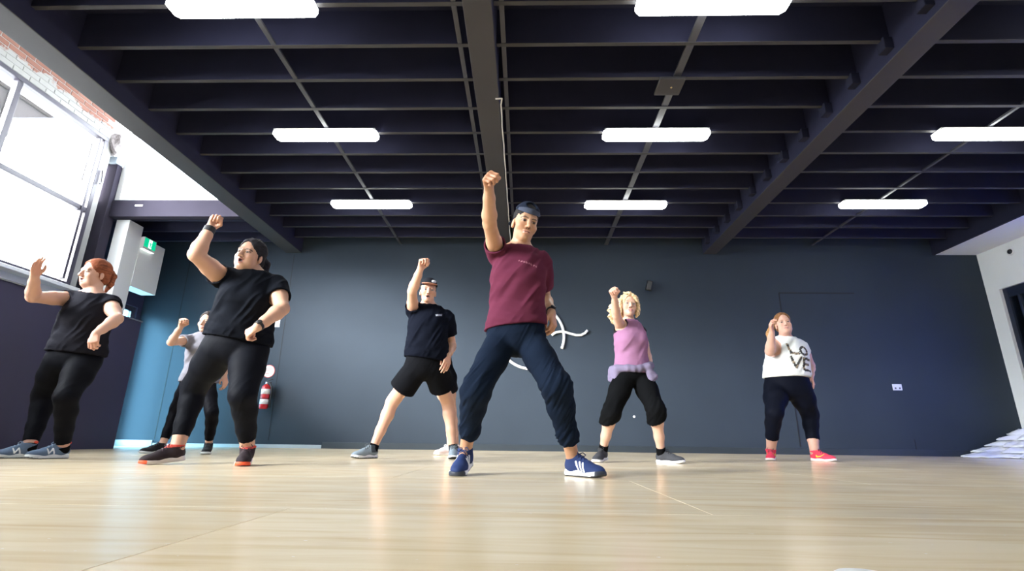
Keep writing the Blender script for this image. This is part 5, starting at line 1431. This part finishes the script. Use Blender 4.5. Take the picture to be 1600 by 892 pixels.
def dress4(P):
    field_obj(P, 'hair', [hw(P, ('ell', (0, -0.018, 0.048), (0.0785 * P.hw, 0.097, 0.083))), hw(P, ('ell', (0, 0.09, -0.035), (0.070 * P.hw, 0.09, 0.120)), 0.004, 'sub'), hw(P, ('ell', (0, 0.0, -0.125), (0.12, 0.12, 0.10)), 0.006, 'sub')], (0.10, 0.08, 0.065), res=0.005, noise_amp=0.002)
    R = P.R; capc = (0.012, 0.013, 0.017)
    cap = field_obj(P, 'cap', [hw(P, ('ell', (0, -0.012, 0.058), (0.086 * P.hw, 0.106, 0.090))), hw(P, ('ell', (0, -0.012, 0.038), (0.080 * P.hw, 0.100, 0.084)), 0.002, 'sub')], capc, m=M_cloth, res=0.0045, clips=[half(P.HL(0, 0.09, 0.048), R @ V(0, -0.10, -1.0))])
    def under(cs, L, Vt): cs[L[:, 2] < 0.058 + 0 * L[:, 1]] = (0.34, 0.17, 0.12)
    field_obj(P, 'cap_brim', [(ell(P.HL(0, 0.128, 0.054), np.array([0.076, 0.088, 0.008]) * P.hs, R @ rot_axis((1, 0, 0), -0.12)), 0, 'add')], capc, m=M_cloth, res=0.0045, parent=cap, paint=under)
    field_obj(P, 'cap_badge', [(ell(P.HL(0.042, 0.085, 0.092), np.array([0.026, 0.012, 0.014]) * P.hs, R @ rot_axis((0, 0, 1), -0.5)), 0, 'add')], (0.72, 0.72, 0.72), m=M_cloth, res=0.004, parent=cap)
dress4(P4)

# ---------------------------------------------------------------- blonde woman
def paint_w6(cs, Vt, N, d):
    for q in 'ab':
        dist = np.linalg.norm(Vt - d['sh'][q] - unit(d['el'][q] - d['sh'][q]) * 0.035, axis=1)
        cs[dist < d['A']['sh'] + 0.054] = (0.015, 0.013, 0.016)
    m = ((Vt - d['nb']) @ d['nd'] > -0.045) & (np.linalg.norm(np.cross(Vt - d['nb'], d['nd']), axis=1) < 0.073); cs[m] = (0.015, 0.013, 0.016)
w6 = dict(label='blonde woman in lilac vest top and black capris, arm up', H=1.66, Y=4.95, res=0.0085, res_head=0.0042, res_hand=0.005, hand=0.95,
    pel=(989, 583), neck=(982, 504), head=(982, 479), head_dy=-0.03, head_rot=(2, 4, 5), head_size=0.98, head_w=0.97, mouth='closed', female=True,
    hipw=0.085, shw=0.155, sha=(970, 513, 0.02), shb=(1001, 520, 0.09), pel_yaw=16, sh_yaw=18, sh_roll=-6,
    ela=(963, 492, True), wra=(960, 463, True), hda=(957, 452, True), palma=(0.2, -0.95, -0.2), curla=(1.3, 1.5, 0.9), thumbposea='over',
    elb=(1012, 557, False), wrb=(1015, 583, True), hdb=(1019, 594, True), palmb=(-0.9, 0.2, 0), curlb=LOOSE, thumbposeb='along',
    kna=(955, 645), knb=(1025, 641), foota=(942, 703, 4.98, -30, 0.02), footb=(1033, 704, 4.92, 55, 0.0),
    arm=dict(sh=0.054, up=0.046, el=0.038, fore=0.039, wr=0.025), leg=dict(hip=0.092, mid=0.083, knee=0.056, calf=0.055, ankle=0.034),
    sec=SEC_F(0.160, 0.120, 0.86), neck_r=0.047, skin=(0.725, 0.454, 0.343), brow=(0.30, 0.20, 0.12), lip=(0.55, 0.22, 0.22), iris=(0.05, 0.06, 0.07),
    shirt=dict(name='vest_top', fit=0.014, flare=0.012, hem=((955, 584), (1020, 584)), sleeve=0, hole_at=0.03, shoulder_off=0.012, col=(0.2700, 0.1300, 0.2250), fold=0.007, paint=paint_w6, neck_cut=0.0, bumps=[((0.62, 0.055, 0.075), (0.07, 0.06, 0.065)), ((0.62, -0.055, 0.075), (0.07, 0.06, 0.065))]),
    legs_wear=dict(name='capri_trousers', fit=0.012, hipfit=0.012, infs=[0.014, 0.018, 0.024, 0.028, 0.036, 0.04, 0.02], end={'a': 1.18, 'b': 1.22}, tilt={'a': (0.5, 0, 0.0), 'b': (0.35, 0, 0)}, col=(0.0040, 0.0043, 0.0050), fold=0.007, tight=False),
    sock=dict(col=(0.0043, 0.0043, 0.0050), h=0.055),
    shoe=dict(col=(0.0450, 0.0470, 0.0550), sole=(0.78, 0.79, 0.80), lace=(0.02, 0.02, 0.022), sole_h=(0.030, 0.022)), shoe_size=0.96)
P6 = build_person(w6)
def dress6(P):
    bl = (0.60, 0.44, 0.26)
    hair = field_obj(P, 'hair', skull_hair(P, 0.011, 0.004), bl, noise_amp=0.004, noise_sc=(60, 60, 25), res=0.0045)
    rnd = random.Random(5)
    def lock(pts, r, name='lock'):
        field_obj(P, name, [(cone(P.HL(*pts[i]), P.HL(*pts[i + 1]), r[i], r[i + 1]), 0.006, 'add') for i in range(len(pts) - 1)], np.array(bl) * rnd.uniform(0.8, 1.2), noise_amp=0.004, noise_sc=(90, 90, 40), res=0.0045, parent=hair)
    for s in (-1, 1):
        lock([(s * 0.074, 0.035, 0.085), (s * 0.088, 0.025, 0.03), (s * 0.090, 0.02, -0.03), (s * 0.078, 0.03, -0.075)], (0.016, 0.020, 0.022, 0.010))
        lock([(s * 0.080, 0.0, 0.06), (s * 0.094, -0.01, 0.0), (s * 0.092, -0.01, -0.06), (s * 0.080, 0.0, -0.10)], (0.020, 0.024, 0.024, 0.010))
    lock([(-0.06, 0.07, 0.115), (-0.01, 0.085, 0.115), (0.05, 0.078, 0.085), (0.075, 0.055, 0.04)], (0.012, 0.014, 0.014, 0.01), 'fringe')
    # swinging curls behind the raised arm
    for i in range(11):
        z0 = 0.075 - 0.022 * i; L = 0.085 + 0.05 * math.sin(i * 0.32) + rnd.uniform(-0.012, 0.012); ph = rnd.uniform(0, 6)
        pts = []
        for k in range(7):
            t = k / 6; pts.append((-0.065 - L * t, -0.06 - 0.03 * math.sin(ph + 4 * t), z0 + 0.014 * math.sin(ph + 7 * t) - 0.03 * t))
        lock(pts, [0.020, 0.021, 0.020, 0.018, 0.016, 0.013, 0.007], 'curl')
    # jumper knotted round the waist
    lil = (0.17, 0.145, 0.22)
    p, lat, fw, a, b_ = P.sp(0.08)
    pr = []
    n = 20
    for i in range(n):
        def pt(j):
            an_ = 2 * math.pi * j / n; return p + lat * (a + 0.026) * math.cos(an_) + fw * (b_ + 0.026) * math.sin(an_) + P.up * (0.02 * math.cos(an_) + 0.012 * math.sin(3 * an_))
        pr.append((cone(pt(i), pt(i + 1), 0.032, 0.032), 0.02, 'add'))
    kp = p + lat * (a * 0.55) + fw * (b_ + 0.03)
    pr.append((ell(kp, (0.045, 0.04, 0.04)), 0.015, 'add'))
    for dx, dz in ((0.02, -0.11), (0.055, -0.09)):
        pr.append((cone(kp, kp + lat * dx + P.up * dz + fw * 0.01, 0.028, 0.032), 0.015, 'add'))
    sd = p - lat * (a + 0.03)
    for k in range(3): pr.append((cone(sd + fw * (0.05 - 0.05 * k), sd + fw * (0.05 - 0.055 * k) - P.up * (0.13 - 0.02 * k) - lat * 0.015, 0.034, 0.026), 0.03, 'add'))
    field_obj(P, 'tied_jumper', pr, lil, m=M_cloth, res=0.006, noise_amp=0.004, noise_sc=(18, 18, 40))
dress6(P6)

# ---------------------------------------------------------------- woman in the white printed tee
def seg_d(u, v, pts):
    d = np.full(len(u), 9.0)
    for (x0, z0), (x1, z1) in zip(pts[:-1], pts[1:]):
        ex, ez = x1 - x0, z1 - z0; t = np.clip(((u - x0) * ex + (v - z0) * ez) / (ex * ex + ez * ez), 0, 1)
        d = np.minimum(d, np.hypot(u - x0 - t * ex, v - z0 - t * ez))
    return d
def paint_love(cs, Vt, N, d):
    p, lat, fw, a, b_ = d['sp'](0.62); r = Vt - p; u = r @ lat; v = r @ d['up']; f = (N @ fw) > 0.05
    o = (0.045, -0.02)
    L_ = [(-0.085, 0.135), (-0.055, 0.03), (0.025, 0.035)]
    O_ = [(0.085 + 0.042 * math.cos(k * math.pi / 8), 0.075 + 0.048 * math.sin(k * math.pi / 8)) for k in range(17)]
    V_ = [(-0.055, -0.01), (0.0, -0.125), (0.045, -0.01)]
    E1 = [(0.155, -0.012), (0.075, -0.012), (0.085, -0.135), (0.16, -0.135)]; E2 = [(0.08, -0.07), (0.14, -0.07)]
    dm = np.full(len(u), 9.0)
    for s in (L_, O_, V_, E1, E2): dm = np.minimum(dm, seg_d(u - o[0], v - o[1], s))
    m = f & (dm < 0.0135)
    tx = noise3(Vt * 60)
    cs[m] = np.where((tx[m] > 0.25)[:, None], np.array([0.26, 0.20, 0.14]), np.array([0.045, 0.045, 0.045]))
def hem_w7(cs, Vt, N, d): pass
w7 = dict(label='woman in white LOVE tee and navy leggings, hand by her ear', H=1.68, Y=5.95, res=0.0090, res_head=0.0048, res_hand=0.0052, hand=0.95,
    pel=(1230, 603), neck=(1229, 531), head=(1224, 507), head_dy=-0.02, head_rot=(-14, 6, -4), head_size=1.03, head_w=1.02, jowl=0.5, mouth='closed', female=True,
    hipw=0.115, shw=0.18, sha=(1209, 539, 0.02), shb=(1250, 543, -0.01), pel_yaw=-14, sh_yaw=-8, sh_roll=-4,
    ela=(1203, 549, True), wra=(1206, 519, True), hda=(1204, 508, True), palma=(0.9, -0.3, 0), curla=(0.5, 0.7, 0.5), thumbposea='along',
    elb=(1266, 571, False), wrb=(1267, 590, True), hdb=(1271, 600, True), palmb=(-0.7, 0.5, 0), curlb=LOOSE, thumbposeb='along',
    kna=(1210, 645), knb=(1266, 648), foota=(1204, 699, 5.98, -30, 0.015), footb=(1272, 699, 5.98, 34, 0.0),
    arm=dict(sh=0.074, up=0.068, el=0.050, fore=0.050, wr=0.030), leg=dict(hip=0.130, mid=0.120, knee=0.083, calf=0.075, ankle=0.046),
    sec=SEC_F(0.215, 0.165, 0.97), neck_r=0.057, skin=(0.744, 0.445, 0.351), brow=(0.30, 0.17, 0.10), lip=(0.55, 0.27, 0.25),
    shirt=dict(name='tee', fit=0.018, flare=0.016, hem=((1194, 590), (1262, 590)), sleeve={'a': 0, 'b': 0.30}, sleeve_fit=0.022, hole_at=0.03, col=(0.7200, 0.7400, 0.7400), fold=0.009, paint=paint_love, neck_cut=-0.02, neck_hole=0.075, bumps=[((0.60, 0.07, 0.11), (0.09, 0.08, 0.085)), ((0.60, -0.07, 0.11), (0.09, 0.08, 0.085)), ((0.22, 0, 0.09), (0.15, 0.10, 0.13))]),
    legs_wear=dict(fit=0.005, hipfit=0.006, infs=[0.005] * 6 + [0.004], end=1.66, col=(0.0036, 0.0047, 0.0108), fold=0.003),
    shoe=dict(col=(0.7500, 0.0500, 0.1000), sole=(0.80, 0.72, 0.72), lace=(0.05, 0.03, 0.04), sole_h=(0.032, 0.022), mark=[(0.09, 0.045, 0.13, 0.050, 0.006), (0.13, 0.050, 0.17, 0.072, 0.0035), (0.10, 0.040, 0.09, 0.062, 0.005)], mark_col=(0.7500, 0.6200, 0.0500)), shoe_size=0.98)
P7 = build_person(w7)
def dress7(P):
    br = (0.20, 0.095, 0.04)
    hair = field_obj(P, 'hair', skull_hair(P, 0.006, 0.010), br, noise_amp=0.002, res=0.005)
    field_obj(P, 'ponytail', [(cone(P.HL(-0.03, -0.10, 0.07), P.HL(-0.09, -0.13, 0.02), 0.028, 0.036), 0.01, 'add'), (cone(P.HL(-0.09, -0.13, 0.02), P.HL(-0.14, -0.12, -0.06), 0.036, 0.036), 0.01, 'add'), (cone(P.HL(-0.14, -0.12, -0.06), P.HL(-0.165, -0.10, -0.12), 0.036, 0.012), 0.01, 'add')], (0.34, 0.19, 0.08), noise_amp=0.006, noise_sc=(70, 70, 18), res=0.005, parent=hair)
dress7(P7)

# ---------------------------------------------------------------- dancer almost hidden behind the man in shorts
p8 = dict(label='dancer almost hidden behind the man in black shorts, one pale shoe showing', H=1.66, Y=6.25, res=0.0105, res_head=0.007, res_hand=0.006, hand=0.95,
    pel=(693, 594), neck=(682, 528), head=(680, 508), head_dy=-0.02, head_rot=(0, 0, 0), head_size=0.98, head_w=1.0, female=True,
    hipw=0.055, shw=0.155, sha=(664, 534, 0.0), shb=(698, 535, 0.0),
    ela=(648, 490, True), wra=(640, 458, True), hda=(644, 447, True), palma=(0.5, -0.8, 0), curla=FIST,
    elb=(693, 562, False), wrb=(690, 580, True), hdb=(686, 590, True), palmb=(-0.9, 0.2, 0), curlb=LOOSE,
    kna=(704, 642), knb=(706, 642), foota=(703, 697, 6.30, -50, 0.0), footb=(713, 697, 6.38, 5, 0.0),
    arm=dict(sh=0.050, up=0.043, el=0.036, fore=0.037, wr=0.024), leg=dict(hip=0.084, mid=0.076, knee=0.053, calf=0.052, ankle=0.034),
    sec=SEC_F(0.135, 0.110, 0.86), neck_r=0.047, skin=(0.688, 0.420, 0.312), brow=(0.04, 0.03, 0.03),
    shirt=dict(name='tee', fit=0.014, flare=0.012, hem=((672, 597), (712, 597)), sleeve=0.3, col=(0.0043, 0.0047, 0.0065), fold=0.006),
    legs_wear=dict(name='shorts', style='shorts', fit=0.02, end={'a': 0.28, 'b': 0.28}, col=(0.0043, 0.0043, 0.0058), fold=0.004),
    shoe=dict(col=(0.7200, 0.6000, 0.5800), sole=(0.78, 0.74, 0.73), lace=(0.7, 0.65, 0.63)), shoe_size=0.95)
P8 = build_person(p8)
def dress8(P):
    field_obj(P, 'hair', skull_hair(P, 0.007, 0.0), (0.02, 0.015, 0.012), noise_amp=0.003, res=0.007)
    wrist_band(P, 'a', 0.90, 0.06, (0.012, 0.012, 0.016), 'wristband', extra=0.010)
dress8(P8)
